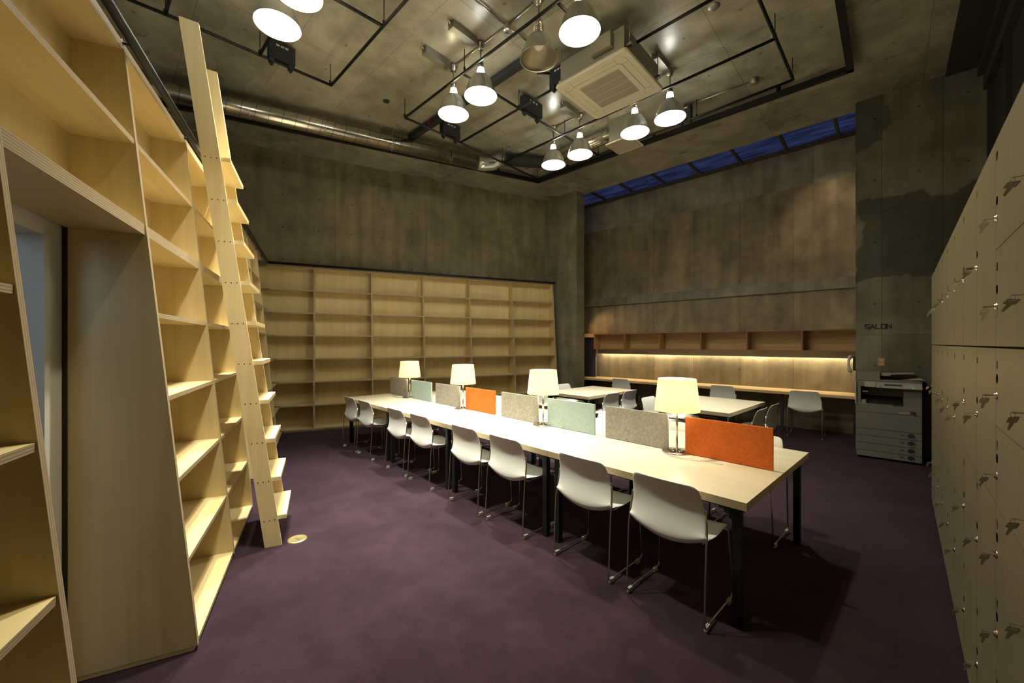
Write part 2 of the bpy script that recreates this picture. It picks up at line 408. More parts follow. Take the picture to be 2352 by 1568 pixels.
# ------------------------------------------------------------------ frames of reference (metres)
CEIL=5.17
W0=Vector((5.5,7.27,0)); AX=Vector((.7254,-.6884,0)); AY=Vector((.6884,.7254,0)); AROT=math.atan2(AX.y,AX.x)
def fa(x,y,z=0): return W0+AX*x+AY*y+Vector((0,0,z))
def fa_loc(p):
    d=Vector((p[0],p[1],0))-W0; return d.dot(AX),d.dot(AY)
A0=Vector((-1.606,2.04,0)); QX=Vector((-.4384,.8988,0)); QY=Vector((-.8988,-.4384,0)); QROT=math.atan2(QX.y,QX.x)   # left bookcase
C0=Vector((-4.01,6.97,0)); PX=Vector((.9100,.4146,0)); PY=Vector((-.4146,.9100,0)); PROT=math.atan2(PX.y,PX.x)      # back bookcase
WB0=Vector((-4.99,7.07,0)); WB1=Vector((.755,10.0,0)); WBX=(WB1-WB0).normalized(); WBY=Vector((-WBX.y,WBX.x,0)); WBROT=math.atan2(WBX.y,WBX.x)

# ------------------------------------------------------------------ the room
def wallbox(name, mats, loc, rotz, lo, hi):
    b=MB(); b.box(lo,hi); return struct(b.build(name,mats,loc=loc,rotz=rotz))
b=MB(); b.box((-9.5,-12,-.1),(3.5,2.0,0)); struct(b.build('floor',M['carpet'],loc=W0,rotz=AROT))
b=MB(); b.box((-9.5,-12,CEIL),(3.5,-.9,CEIL+.25)); b.box((-9.5,-.9,CEIL),(-5.3,1.2,CEIL+.25)); b.box((.642,-.9,CEIL),(3.5,1.2,CEIL+.25))
struct(b.build('ceiling',M['c_ceil'],loc=W0,rotz=AROT))
# right-hand (study alcove) wall, three bands of concrete
b=MB(); b.box((-5.6,0,0),(1.0,.3,4.49),0); b.box((-5.6,.002,4.49),(1.0,.3,5.19),1); b.box((-5.6,-.05,2.54),(.642,0,2.70),2); b.box((-5.6,-.012,2.70),(.642,0,2.74),2)
struct(b.build('wall_right',[M['c_back'],M['c_back2'],M['c_ledge']],loc=W0,rotz=AROT))
# salon wall (beside the copier), runs to the dark steel wall; its left end returns into the alcove
wallbox('wall_salon',M['c_salon'],W0,AROT,(.642,-1.2,0),(2.3,0,CEIL))
b=MB(); b.box((1.95,-12,0),(2.3,-1.2,CEIL)); 
for k in range(10): b.box((1.90,-1.35-k*1.05,0),(1.95,-1.30-k*1.05,CEIL-.3))
b.box((1.83,-12,CEIL-.16),(1.95,-1.2,CEIL)); b.box((1.88,-12,CEIL-.36),(1.95,-1.2,CEIL-.2)); b.box((1.55,-12,CEIL-.035),(1.83,-1.2,CEIL))
struct(b.build('wall_east',M['dark_wall'],loc=W0,rotz=AROT))
wallbox('wall_pillar',M['c_pillar'],W0,AROT,(-5.42,-1.2,0),(-4.34,-.88,CEIL))
wallbox('wall_alcove',M['c_pillar'],W0,AROT,(-5.6,-.88,0),(-5.35,0,CEIL))
wallbox('wall_left',M['c_left'],WB0,WBROT,(-3.5,0,0),(6.6,.3,CEIL))
wallbox('wall_west',M['paint'],A0,QROT,(-6,2.3,0),(6.3,2.5,CEIL))
wallbox('wall_south',M['paint'],W0,AROT,(-9.5,-11.6,0),(3.0,-11.3,CEIL))
# white partition behind the bookcase with the doorway
DW=.50
b=MB(); b.box((-.138,DW,0),(1.9,DW+.12,2.95)); b.box((-3.5,DW,2.03),(-.138,DW+.12,2.95)); b.box((-3.5,DW,0),(-.96,DW+.12,2.03))
b.box((2.85,DW,0),(5.3,DW+.12,2.95)); b.box((1.9,DW,2.12),(2.85,DW+.12,2.95))
struct(b.build('wall_partition',M['paint'],loc=A0,rotz=QROT))
# doorway trim and corridor behind it
b=MB(); b.box((-.16,DW-.012,0),(-.125,DW,2.05)); b.box((-.98,DW-.012,2.03),(-.125,DW,2.06)); struct(b.build('trim_1',M['paint'],loc=A0,rotz=QROT))
b=MB(); b.box((-.3,1.62,0),(.6,1.72,2.6)); b.box((.6,.62,0),(.7,1.72,2.6)); b.box((-3.5,.62,2.5),(.7,2.3,2.56)); struct(b.build('wall_corridor',M['paint'],loc=A0,rotz=QROT))
al=bpy.data.lights.new('corridor_light','AREA'); al.energy=10; al.color=(.55,.75,1.0); al.size=.8
alo=bpy.data.objects.new('corridor_light',al); COL.objects.link(alo); alo.location=A0+QX*(-2.2)+QY*1.25+Vector((0,0,2.3)); alo.rotation_euler=(QX+Vector((0,0,-.25))).to_track_quat('-Z','Y').to_euler()
# skylight
b=MB(); b.box((-5.35,-.9,CEIL+.07),(.642,0,CEIL+.08)); sk=struct(b.build('window_1',M['glass'],loc=W0,rotz=AROT))
b=MB()
for px in (1351.5,1417,1491,1576,1675,1787,1916):
    p=at(px,0,5.2); 
    # bar foot on the slab edge line
    r=(px-1176)/FPX
    # solve W0+AX*x+AY*(-.9) on the ray
    o=fa(0,-.9); x=(r*o.y-o.x)/(AX.x-r*AX.y)
    b.box((x-.022,-.95,CEIL+.02),(x+.022,0,CEIL+.07))
b.box((-5.35,-.07,CEIL+.0),(.642,0,CEIL+.07)); b.box((-5.35,-.93,CEIL+.05),(.642,-.9,CEIL+.09))
f=b.build('window_frame',M['frame'],parent=sk)
# ------------------------------------------------------------------ left bookcase (front leans back as it rises)
LEAN=.0965; BD=.487; TOP=2.985
ROWS=[.045,.465,.885,1.305,1.725,2.14,2.56]
def yf(z): return LEAN*z
def side_panel(par,x,z0=0.0,z1=TOP,th=.026,depth=BD,name='side_panel'):
    b=MB(); b.prism([(x-th/2,yf(z0),z0),(x-th/2,depth,z0),(x-th/2,depth,z1),(x-th/2,yf(z1),z1)],(th,0,0),0,1)
    return b.build(name,[M['ply'],M['ply_edge']],par)
def shelf(par,x0,x1,z,th=.024,depth=BD,name='shelf',x0b=None):
    """x0b: x at the back when the shelf starts in a mitred corner"""
    b=MB(); zt=z; zb=z-th
    if x0b is None: x0b=x0
    P=[(x0,yf(z)+.004,zb),(x1,yf(z)+.004,zb),(x1,depth,zb),(x0b,depth,zb)]
    r=random.random()*9
    T=[(p[0],p[1],zt) for p in P]
    b.face(list(reversed(P)),0,[(p[0]+r,p[1]+r) for p in reversed(P)]); b.face(T,0,[(p[0]+r,p[1]+r) for p in T])
    for i in range(4):
        j=(i+1)%4; b.face([P[i],P[j],T[j],T[i]],1,[(P[i][0],0),(P[j][0],0),(P[j][0],th),(P[i][0],th)])
    return b.build(name,[M['ply'],M['ply_edge']],par)
bc=thing('bookcase','tall leaning birch plywood bookcase along the left, with doorways cut through it','bookcase',A0,QROT)
LX=[-2.02,-1.02,0,.985,1.92,2.85,3.75,4.62,5.36]
for x in LX[:-1]: side_panel(bc,x+.013,z0=.026)
def cols(): return [(LX[i]+.026,LX[i+1]) for i in range(len(LX)-1)]
for i,(a,c) in enumerate(cols()):
    gap = i in (1,4)
    for k,z in enumerate(ROWS):
        if gap and z<2.1: continue
        th=.05 if (abs(z-2.14)<.01) else .024
        shelf(bc,a,c if i<7 else c+.08,z+(.012 if th>.03 else 0),th)
    shelf(bc,a-.013,c+.013 if i<7 else c,TOP+.04,.045,name='top_panel')
    z0=2.14 if gap else .0
    b=MB(); b.box((a,BD-.012,z0),(c if i<7 else 5.5,BD,TOP),0,grain=2); b.build('back_panel',[M['ply'],M['ply_edge']],bc)
    if not gap:
        b=MB(); b.box((a-.018,.02,0),(c+.02 if i<7 else c-.03,BD-.02,.0205),0); b.build('plinth',[M['ply']],bc)
b=MB(); b.box((-.006,BD-.004,0),(0.0,BD+.012,2.12)); b.build('edge_strip',M['blackm'],bc)
# ------------------------------------------------------------------ back bookcase
bb=thing('bookcase','wide plywood bookcase of empty shelves across the far left wall','bookcase',C0,PROT)
BX=[.485,1.495,2.505,3.515,4.525]
END=5.60
XS=[0.0]+BX+[END]
def leanx(z): return LEAN*z     # the corner retreats with the left bookcase
for x in BX: side_panel(bb,x,depth=.44)
side_panel(bb,END,th=.03,depth=.44)
for i in range(6):
    a,c=XS[i],XS[i+1]
    for z in ROWS:
        aa=-.0965*z*.95 if i==0 else a+.013
        shelf(bb,aa,c-.013,z,.022,depth=.44,x0b=(-.46 if i==0 else None))
    shelf(bb,(-.27 if i==0 else a-.013),c+.013,TOP+.015,.04,depth=.44,name='top_panel',x0b=(-.46 if i==0 else None))
    b=MB(); b.box((a+.0 if i else -.5,.428,0),(c,.44,TOP),0,grain=2); b.build('back_panel',[M['ply'],M['ply_edge']],bb)
    b=MB(); b.box((a,.02,0),(c,.035,.022)); b.build('plinth',M['ply_edge'],bb)
# ------------------------------------------------------------------ ladder rail (black pipe on stand-offs)
rl=thing('ladder_rail','black steel pipe rail running along the tops of both bookcases','rail',A0+Vector((0,0,3.0)),QROT)
ZR=.02; YR=.252
def q_from_p(x,y):   # back-bookcase local -> left-bookcase local
    w=C0+PX*x+PY*y-A0; return w.dot(QX),w.dot(QY)
cnr=q_from_p(-.25,.25); cx=cnr[0]
b=MB(); b.tube([(-3.0,YR,ZR),(cx,YR,ZR)],.021,12); b.build('left_rail',M['black'],rl)
e1=q_from_p(5.66,.25); b=MB(); b.tube([(cx,YR,ZR),(e1[0],e1[1],ZR)],.021,12); b.build('back_rail',M['black'],rl)
for x in (-1.0,.013,1.0,1.93,2.87,3.76,4.62,5.2):
    b=MB(); b.ring([(.018,-.0),(.018,.006),(.008,.006),(.008,.055)],(x,YR+.052,ZR),12,axis='y',mat=0)
    b.v=[(v[0],2*(YR+.052)-v[1]-.0,v[2]) for v in b.v]; b.f=[list(reversed(f)) for f in b.f]
    b.build('bracket',M['black'],rl)
for x in [.485,1.495,2.505,3.515,4.525,5.55]:
    p=q_from_p(x,.25); q=q_from_p(x,.30); b=MB(); b.tube([(p[0],p[1],ZR),(q[0],q[1],ZR-.02)],.009,8); b.build('bracket',M['black'],rl)
# ------------------------------------------------------------------ ladder
ld=thing('ladder','tall pale wooden library ladder leaning against the left bookcase','ladder',A0,QROT)
ZT=3.89; LA=.1345
def ly(z,fr): return -.297+LA*z+fr    # fr: 0 front edge .. .108 back edge
LX0,LX1=1.045,1.655
for x0 in (LX0,LX1-.028):
    b=MB(); b.prism([(x0,ly(0,0),0),(x0,ly(0,.115),0),(x0,ly(ZT,.115),ZT+.01),(x0,ly(ZT,0),ZT)],(.028,0,0)); ra=b.build('rail',[M['ladder']],ld,bevel=.003)
    s=MB()
    for k in range(10):
        z=.205+.303*k
        for fr in (.02,.055,.09):
            s.disc((x0-.0012,ly(z,fr),z-(.02*(fr-.055))),.0042,'x',8,flip=True)
    s.build('screws',M['hole'],ra)
for k in range(10):
    z=.227+.303*k
    b=MB(); b.box((LX0+.02,ly(z,0)-.062,z-.03),(LX1-.02,ly(z,.09),z),0); b.build('step',[M['ladder']],ld,bevel=.003)
b=MB(); b.box((LX0+.028,ly(3,.07),3.005),(LX1-.028,ly(3,.10),3.035)); b.build('rail_hook',M['black'],ld)
# brass floor outlet cap
o=at(683,1238,0); b=MB(); b.ring([(0.0001,.006),(.052,.006),(.058,.0075),(.068,.006),(.071,0)],(0,0,0),32,mat=0); cap=b.build('floor_outlet',M['brass'],loc=o)
tag(cap,'round brass floor outlet cap set in the purple carpet near the ladder','floor outlet')
b=MB(); b.box((-.028,-.003,.0062),(.002,.003,.0085)); b.box((-.035,.018,.0062),(-.005,.022,.0085)); b.box((.008,-.02,.006),(.03,.0,.011)); b.build('flap_slot',M['key'],cap)
# ------------------------------------------------------------------ study tables
N0=Vector((1.249,2.118,0)); TX=Vector((.6794,-.7337,0)); TY=Vector((.7337,.6794,0)); TROT=math.atan2(TX.y,TX.x)
def ft(x,y,z=0): return N0+TX*x+TY*y+Vector((0,0,z))
ML=1.43; TW=1.46; TH=.72
def leg_mesh(sx,sy):
    b=MB(); b.box((-.022,-.022,0),(.022,.022,TH-.055))
    # stepped gusset under the top
    for a,h in ((.025,.10),(.045,.075),(.07,.052),(.10,.032)):
        b.box((0,-.004,TH-.055-h),(sx*a,.004,TH-.055)); 
    b.box((-.05,-.05,TH-.058),(.05,.05,TH-.05))
    return b
def study_table(name,label,cat,loc,rot,L,Wd,seam,group,ports=()):
    t=thing(name,label,cat,loc,rot,group)
    ys=[(0,Wd)] if not seam else [(0,Wd/2-.0012),(Wd/2+.0012,Wd)]
    for y0,y1 in ys:
        b=MB(); b.box((.0015,y0,TH-.045),(L-.0015,y1,TH),0,1,grain=0); b.build('tabletop',[M['table'],M['table_edge']],t)
    for sx,x in ((1,.065),(-1,L-.065)):
        for sy,y in ((1,.065),(-1,Wd-.065)):
            l=leg_mesh(sx,sy).build('leg',M['black'],t); l.location=(x,y,0)
    b=MB(); b.box((.06,.09,TH-.085),(L-.06,.12,TH-.046)); b.box((.06,Wd-.12,TH-.085),(L-.06,Wd-.09,TH-.046)); b.box((.09,.1,TH-.08),(.12,Wd-.1,TH-.046)); b.box((L-.12,.1,TH-.08),(L-.09,Wd-.1,TH-.046))
    b.build('under_frame',M['black'],t)
    for (x,y) in ports:
        b=MB(); b.box((x-.055,y-.011,TH),(x+.055,y+.011,TH+.0025)); b.build('cable_port',M['acw'],t)
    return t
place=['at the end nearest the camera','second from the near end','third from the near end','farthest, by the shelves']
for k in range(4):
    study_table('study_table','birch topped study table of the long row, '+place[k],'table',ft(-ML*(k+1),0),TROT,ML,TW,True,'long row of study tables',
        ports=[(ML-.40,.63),(ML-1.0,.63)])
# two square-ish tables behind
W2X=Vector((.746,.666,0)); 
def side_table(loc_front,label,grp='small tables behind the long row'):
    # local X along the short side away from the alcove (towards camera right), Y along the long side
    L2X=Vector((.679,-.734,0)); rot=math.atan2(L2X.y,L2X.x)
    org=loc_front-L2X*.95
    return study_table('study_table',label,'table',org,rot,.95,1.43,False,grp),org,L2X,Vector((.734,.679,0)),rot
F2=Vector((1.22,6.37,0)); F3=Vector((2.65,4.847,0))
T2=side_table(F2,'small plywood table near the concrete pillar, farther of the two behind the row')
T3=side_table(F3,'small plywood table behind the tallest looking lamp, nearer of the two behind the row')
# ------------------------------------------------------------------ dividers
cols4=[('orange','felt_orange'),('speckled grey','felt_grey'),('pale blue','felt_blue'),('speckled grey','felt_grey')]
dl=['bright orange felt desk divider at the near end of the long table','speckled grey felt divider between the nearest lamp and a pale blue one',
 'pale blue felt divider just in front of the third lamp, the nearer of two','speckled grey felt divider between the second nearest lamp and an orange one',
 'smaller looking orange felt divider beside the second farthest lamp','speckled grey felt divider between a far orange and a far pale blue one',
 'pale blue felt divider farthest from the camera, beside the farthest lamp','speckled grey felt divider at the far end of the long table']
dl[2]='larger looking pale blue felt divider, on the near side of the second nearest lamp'
dl[5]='speckled grey felt divider left of the second farthest lamp'
for k in range(8):
    x0=-(k//2)*ML-(.06 if k%2==0 else .785); ln=.585
    d=thing('desk_divider',dl[k],'desk divider',ft(x0-ln/2,TW/2,TH),TROT,'felt dividers along the table')
    b=MB(); b.box((-ln/2,-.009,.004),(ln/2,.009,.285)); b.build('felt_panel',M[cols4[k%4][1]],d,bevel=.002)
    b=MB(); b.box((-ln/2+.05,-.008,0),(ln/2-.05,.008,.004)); b.build('foot_strip',M['blackm'],d)
# ------------------------------------------------------------------ table lamps
def desk_lamp():
    t=thing('table_lamp','x','lamp',(0,0,0),0,'cream shaded lamps on the long table')
    b=MB(); b.ring([(.0001,0),(.11,0),(.112,.004),(.108,.008),(.03,.012),(.0001,.013)],(0,0,0),40); 
    for k in range(6):
        a=k*math.pi/3+.3; dx,dy=math.cos(a),math.sin(a)
        b.tube([(dx*.015,dy*.015,.018),(dx*.06,dy*.06,.010)],[.006,.0025],6)
    b.build('base',M['chrome'],t)
    b=MB(); b.tube([(0,.007,.01),(0,.007,.42)],.0055,8); b.tube([(0,-.007,.01),(0,-.007,.42)],.0055,8); b.build('pole',M['chrome'],t)
    b=MB(); b.ring([(.168,.325),(.141,.575)],(0,0,0),48); b.ring([(.1395,.575),(.1665,.325)],(0,0,0),48)
    b.ring([(.168,.325),(.1665,.325)],(0,0,0),48); b.ring([(.1395,.575),(.141,.575)],(0,0,0),48); sh=b.build('lamp_shade',M['shade'],t)
    b=MB(); b.tube([(-.14,0,.545),(.14,0,.545)],.0025,6); b.tube([(0,-.14,.545),(0,.14,.545)],.0025,6); b.build('shade_frame',M['chrome'],sh)
    b=MB(); b.ring([(.0001,.40),(.02,.405),(.032,.43),(.03,.455),(.015,.48),(.013,.50),(.0001,.50)],(0,0,0),16); b.build('bulb',M['bulb_desk'],t)
    L=bpy.data.lights.new('lamp_light','POINT'); L.energy=P_DESK; L.color=(1,.93,.80); L.shadow_soft_size=.03
    lo=bpy.data.objects.new('lamp_light',L); COL.objects.link(lo); lo.parent=t; lo.location=(0,0,.535)
    L2=bpy.data.lights.new('lamp_light','POINT'); L2.energy=P_DESK; L2.color=(1,.93,.80); L2.shadow_soft_size=.03
    lo=bpy.data.objects.new('lamp_light',L2); COL.objects.link(lo); lo.parent=t; lo.location=(0,0,.36)
    return t
lamp0=desk_lamp()
ll=['cream shaded table lamp nearest the camera, beside the large orange divider','cream shaded table lamp second from the near end, before the pillar',
    'cream shaded table lamp third from the near end, by the far orange divider','smallest looking cream shaded table lamp, at the far end of the table']
for k in range(4):
    p=ft(-.714-ML*k,TW/2-.0,TH)
    if k==0: lamp0.location=p; lamp0.rotation_euler=(0,0,TROT); lamp0['label']=ll[0]
    else: dup(lamp0,p,TROT,ll[k])
# ------------------------------------------------------------------ chairs
def chair_shell():
    prof=[(.222,.418,.38),(.214,.433,.41),(.17,.444,.435),(.08,.441,.452),(0,.430,.462),(-.08,.419,.466),(-.14,.411,.468),(-.175,.411,.468),(-.200,.422,.468),(-.212,.452,.466),
          (-.206,.50,.462),(-.196,.55,.456),(-.192,.60,.448),(-.197,.65,.437),(-.210,.70,.426),(-.225,.74,.415),(-.235,.762,.400),(-.241,.776,.372),(-.245,.782,.33)]
    nx=12; G=[]
    n=len(prof)
    for i,(y,z,wd) in enumerate(prof):
        row=[]
        t=min(1,max(0,(z-.415)/.12)) if y<-.15 else 0
        for k in range(nx+1):
            u=k/nx*2-1; e=u*u
            dish_z=(.030*e if y<.12 else .012*e)*(1-t)        # seat edges rise
            # bottom of the back sags in the middle: shell turns under earlier there
            dish_y=.014*e*t
            zz=z+dish_z; yy=y+dish_y
            if y<-.03 and z<.5: zz+= .040*e*min(1,(-y-.03)/.12)
            row.append(Vector((u*wd/2,yy,zz)))
        G.append(row)
    th=.007; nrm=[]
    for i in range(n):
        r=[]
        for k in range(nx+1):
            a=G[min(i+1,n-1)][k]-G[max(i-1,0)][k]; c=G[i][min(k+1,nx)]-G[i][max(k-1,0)]
            nn=c.cross(a); nn.normalize(); r.append(nn)
        nrm.append(r)
    b=MB()
    idx={}
    for side in (0,1):
        for i in range(n):
            for k in range(nx+1):
                b.v.append(tuple(G[i][k]+nrm[i][k]*(th*(.5 if side==0 else -.5)))); idx[side,i,k]=len(b.v)-1
    def add(f): b.f.append(f); b.m.append(0); b.sm.append(True); b.uv.append([(0,0)]*len(f))
    for i in range(n-1):
        for k in range(nx):
            a=[idx[0,i,k],idx[0,i,k+1],idx[0,i+1,k+1],idx[0,i+1,k]]; add(a)
            add([idx[1,i,k],idx[1,i+1,k],idx[1,i+1,k+1],idx[1,i,k+1]])
    for i in range(n-1):
        for k in (0,nx):
            q=[idx[0,i,k],idx[0,i+1,k],idx[1,i+1,k],idx[1,i,k]]; add(q if k==0 else q[::-1])
    for k in range(nx):
        for i in (0,n-1):
            q=[idx[0,i,k],idx[1,i,k],idx[1,i,k+1],idx[0,i,k+1]]; add(q if i==0 else q[::-1])
    return b
def make_chair():
    t=thing('chair','x','chair')
    s=chair_shell().build('shell',M['chair'],t)
    md=s.modifiers.new('sub','SUBSURF'); md.levels=1; md.render_levels=1
    for sx in (-1,1):
        b=MB(); x=sx*.236; xt=sx*.232
        pts=[(sx*.2225,-.181,.640),(sx*.2285,-.180,.58),(sx*.2345,-.193,.50),(x,-.205,.44),(x,-.228,.08),(x,-.231,.045),(x,-.226,.030),(x,-.212,.023),
             (x,0,.023),(x,.168,.023),(x,.186,.030),(x,.192,.045),(x,.192,.07),(sx*.228,.185,.25),(sx*.218,.180,.395),(sx*.214,.172,.425),(sx*.20,.155,.436),(sx*.19,.12,.437),(sx*.185,-.12,.430)]
        b.tube(pts,.0058,8)
        b.box((sx*.219,-.187,.625),(sx*.227,-.174,.645)) 
        fr=b.build('side_frame',M['chrome'],t)
        for y in (-.195,.135):
            b=MB(); b.box((x-.008,y-.022,.002),(x+.008,y+.022,.028)); b.build('glide',M['glide'],fr,bevel=.002)
    b=MB(); b.tube([(-.19,.10,.432),(.19,.10,.432)],.0055,8); b.tube([(-.186,-.11,.428),(.186,-.11,.428)],.0055,8); b.build('crossbar',M['chrome'],t)
    return t
chair0=make_chair(); first=[True]
def place_chair(p,face,label,group):
    rot=math.atan2(face.y,face.x)-math.pi/2
    if first[0]:
        first[0]=False; chair0.location=p; chair0.rotation_euler=(0,0,rot); chair0['label']=label; chair0['group']=group; return chair0
    return dup(chair0,p,rot,label,group)
alongs=[.405,1.01,1.815,2.40,3.235,3.815,4.73,5.275]
ordn=['nearest the camera','second from the near end','third from the near end','fourth from the near end','fifth from the near end','sixth from the near end','second from the far end','at the far end']
for k,a in enumerate(alongs):
    place_chair(ft(-a,.105),TY,'white shell chair on the near side of the long table, '+ordn[k],'chairs on the near side of the long table')
for k,a in enumerate(alongs):
    jit=(.0,.03,-.02,.02,0,.02,0,0)[k]
    place_chair(ft(-a+jit,TW-.10),-TY,'white shell chair on the window-alcove side of the long table, '+ordn[k],'chairs on the far side of the long table')
def chairs_around(F,nm,where):
    org,L2X,L2Y=T2[1],Vector((.679,-.734,0)),Vector((.734,.679,0))
    for j,(a,wd) in enumerate(((.26,'left'),(.80,'right'))):
        place_chair(F+L2X*.045+L2Y*(a+.03),-L2X,'white chair at the near edge of the small table %s, %s one'%(where,wd),nm)
    for j,(a,wd) in enumerate(((.24,'left'),(.80,'right'))):
        place_chair(F-L2X*(.95+.02)+L2Y*(a),L2X,'white chair at the back edge of the small table %s, %s one'%(where,wd),nm)
chairs_around(F2,'chairs around the farther small table','near the pillar')
chairs_around(F3,'chairs around the nearer small table','beyond nearest lamp')
for (x,y,lb) in ((4.74,6.5,'white chair at the wall counter, rightmost and closest to the copier'),(3.78,7.32,'white chair at the wall counter, second from the right'),
               (3.10,8.0,'white chair at the wall counter, mostly hidden behind the nearest lamp'),(2.24,8.75,'white chair at the wall counter, leftmost of them')):
    lx,_=fa_loc((x,y)); place_chair(fa(lx,-.665),AY,lb,'chairs at the wall counter')
# ------------------------------------------------------------------ counter, wall shelf, curtain
ct=thing('wall_counter','long oak counter fixed along the lit concrete wall','counter',W0,AROT)
b=MB(); b.box((-5.3,-.62,.675),(.63,-.003,.72),0,1,grain=0); b.build('countertop',[M['counter'],M['counter']],ct)
b=MB(); 
for x in (-4.6,-3.2,-1.8,-.4,.6): b.box((x-.02,-.5,0),(x+.02,-.46,.675)); 
b.build('support_post',M['blackm'],ct)
b=MB()
for x in (-2.75,-1.2): b.box((x-.05,-.35,.72),(x+.05,-.31,.7225))
b.build('cable_port',M['acw'],ct)
ws=thing('wall_shelf','open oak wall shelf in a row above the lit study counter','shelf',fa(0,0,1.43),AROT)
SX=[-4.44]
for px in (1433.6,1515,1609,1715,1842):
    r=(px-1176)/FPX; o=fa(0,-.30); SX.append((r*o.y-o.x)/(AX.x-r*AX.y))
SX.append(.635)
b=MB(); b.box((SX[0],-.30,.37),(SX[-1],-.003,.39),0,1,grain=0); b.build('top_panel',[M['oak'],M['oak_edge']],ws)
b=MB(); b.box((SX[0],-.30,0),(SX[-1],-.003,.02),0,1,grain=0); b.build('bottom_panel',[M['oak'],M['oak_edge']],ws)
b=MB(); b.box((SX[0],-.012,.02),(SX[-1],-.003,.37),0,grain=0); b.build('back_panel',[M['oak']],ws)
for i,x in enumerate(SX):
    xx=min(max(x,SX[0]+.01),SX[-1]-.01)
    b=MB(); b.box((xx-.01,-.298,.02),(xx+.01,-.012,.37),0,1,grain=2); b.build('divider',[M['oak'],M['oak_edge']],ws)
b=MB(); b.box((SX[0]+.02,-.13,-.115),(SX[-1],-.11,0)); b.build('light_valance',M['acbody'],ws)
b=MB()
for k in range(4):
    a=SX[0]+.06+k*1.25; b.tube([(a,-.05,-.05),(a+1.2,-.05,-.05)],.012,8)
b.build('fluorescent_tube',M['tube'],ws)
cu=thing('curtain','dark purple curtain hanging at the left end of the alcove','curtain',fa(-4.80,-.2,0),AROT)
b=MB(); n=90; pts=[]
for k in range(n+1):
    x=-.55+.92*k/n; y=.045*math.sin(k*.95)+.01*math.sin(k*2.3); pts.append((x,y))
for i in range(n):
    (x0,y0),(x1,y1)=pts[i],pts[i+1]
    b.face([(x0,y0,.02),(x1,y1,.02),(x1,y1,1.74),(x0,y0,1.74)],0,None,True); b.face([(x1,y1+.003,.02),(x0,y0+.003,.02),(x0,y0+.003,1.74),(x1,y1+.003,1.74)],0,None,True)
b.build('drape',M['curtain'],cu)
b=MB(); b.box((-.55,-.085,1.73),(.37,-.06,1.83),0,grain=0); b.box((-.55,-.085,1.815),(.37,.19,1.83),0,grain=0); b.build('pelmet',[M['oak']],cu)
# wall lettering and outlet on the salon wall
GL={'0':[[(0,0),(1,0),(1,1),(0,1),(0,0)]],'1':[[(.5,0),(.5,1)]],'2':[[(0,1),(1,1),(1,.5),(0,.5),(0,0),(1,0)]],'3':[[(0,1),(1,1),(1,0),(0,0)],[(.2,.5),(1,.5)]],
 '4':[[(0,1),(0,.5),(1,.5)],[(1,1),(1,0)]],'5':[[(1,1),(0,1),(0,.5),(1,.5),(1,0),(0,0)]],'6':[[(1,1),(0,1),(0,0),(1,0),(1,.5),(0,.5)]],'7':[[(0,1),(1,1),(1,0)]],
 '8':[[(0,0),(1,0),(1,1),(0,1),(0,0)],[(0,.5),(1,.5)]],'9':[[(1,.5),(0,.5),(0,1),(1,1),(1,0),(0,0)]],
 'S':[[(1,1),(.08,1),(0,.9),(0,.6),(.08,.5),(.92,.5),(1,.4),(1,.1),(.92,0),(0,0)]],'A':[[(0,0),(.5,1),(1,0)],[(.22,.36),(.78,.36)]],'L':[[(0,1),(0,.05),(.05,0),(1,0)]],
 'O':[[(.1,0),(.9,0),(1,.1),(1,.9),(.9,1),(.1,1),(0,.9),(0,.1),(.1,0)]],'N':[[(0,0),(0,1),(1,0),(1,1)]],
 'C':[[(1,.85),(.75,1),(.25,1),(0,.75),(0,.25),(.25,0),(.75,0),(1,.15)]],'a':[[(.1,.65),(.8,.65),(.8,0),(.1,0),(.1,.35),(.8,.35)]],'n':[[(.1,0),(.1,.65),(.8,.65),(.8,0)]],'o':[[(.1,0),(.8,0),(.8,.65),(.1,.65),(.1,0)]]}
def lettering(text,h,wd,gap,sw,dep,b=None,org=(0,0,0)):
    """strokes in the local XZ plane, facing -Y"""
    b=b or MB(); x=org[0]
    for ch in text:
        for st in GL[ch]:
            for (a,c) in zip(st[:-1],st[1:]):
                p=Vector((x+a[0]*wd,0,org[2]+a[1]*h)); q=Vector((x+c[0]*wd,0,org[2]+c[1]*h)); d=(q-p).normalized(); s=Vector((-d.z,0,d.x))*sw/2
                p-=d*sw/2; q+=d*sw/2
                b.prism([p+s+Vector((0,org[1],0)),q+s+Vector((0,org[1],0)),q-s+Vector((0,org[1],0)),p-s+Vector((0,org[1],0))],(0,-dep,0))
        x+=wd+gap
    return b
def fa_ray(px,y): 
    r=(px-1176)/FPX; o=fa(0,y); return (r*o.y-o.x)/(AX.x-r*AX.y)
x0=fa_ray(1987,-1.2); x1=fa_ray(2047,-1.2); wtot=x1-x0; wd=wtot/5*.80; gp=(wtot-5*wd)/4
sg=lettering('SALON',.058,wd,gp,.012,.004).build('wall_lettering',M['ink'],loc=fa(x0,-1.201,1.57+.0*0+36.5*fa(x0,-1.2).y/FPX-.0),rotz=AROT)
sg.location.z=1.57+(789-754)*fa((x0+x1)/2,-1.2).y/FPX
tag(sg,'black SALON lettering on the dark concrete wall above the copier','sign')
ox=fa_ray(2024,-1.2); oz=1.57-(831-789)*fa(ox,-1.2).y/FPX
ot=thing('wall_outlet','beige double outlet plate on the concrete above the copier','outlet',fa(ox,-1.2,oz),AROT)
b=MB(); b.box((-.038,-.008,-.06),(.038,0,.06)); b.build('plate',M['pink'],ot,bevel=.003)
for z in (-.028,.028):
    b=MB(); b.box((-.016,-.012,z-.013),(.016,-.007,z+.013)); b.build('socket',M['outw'],ot)
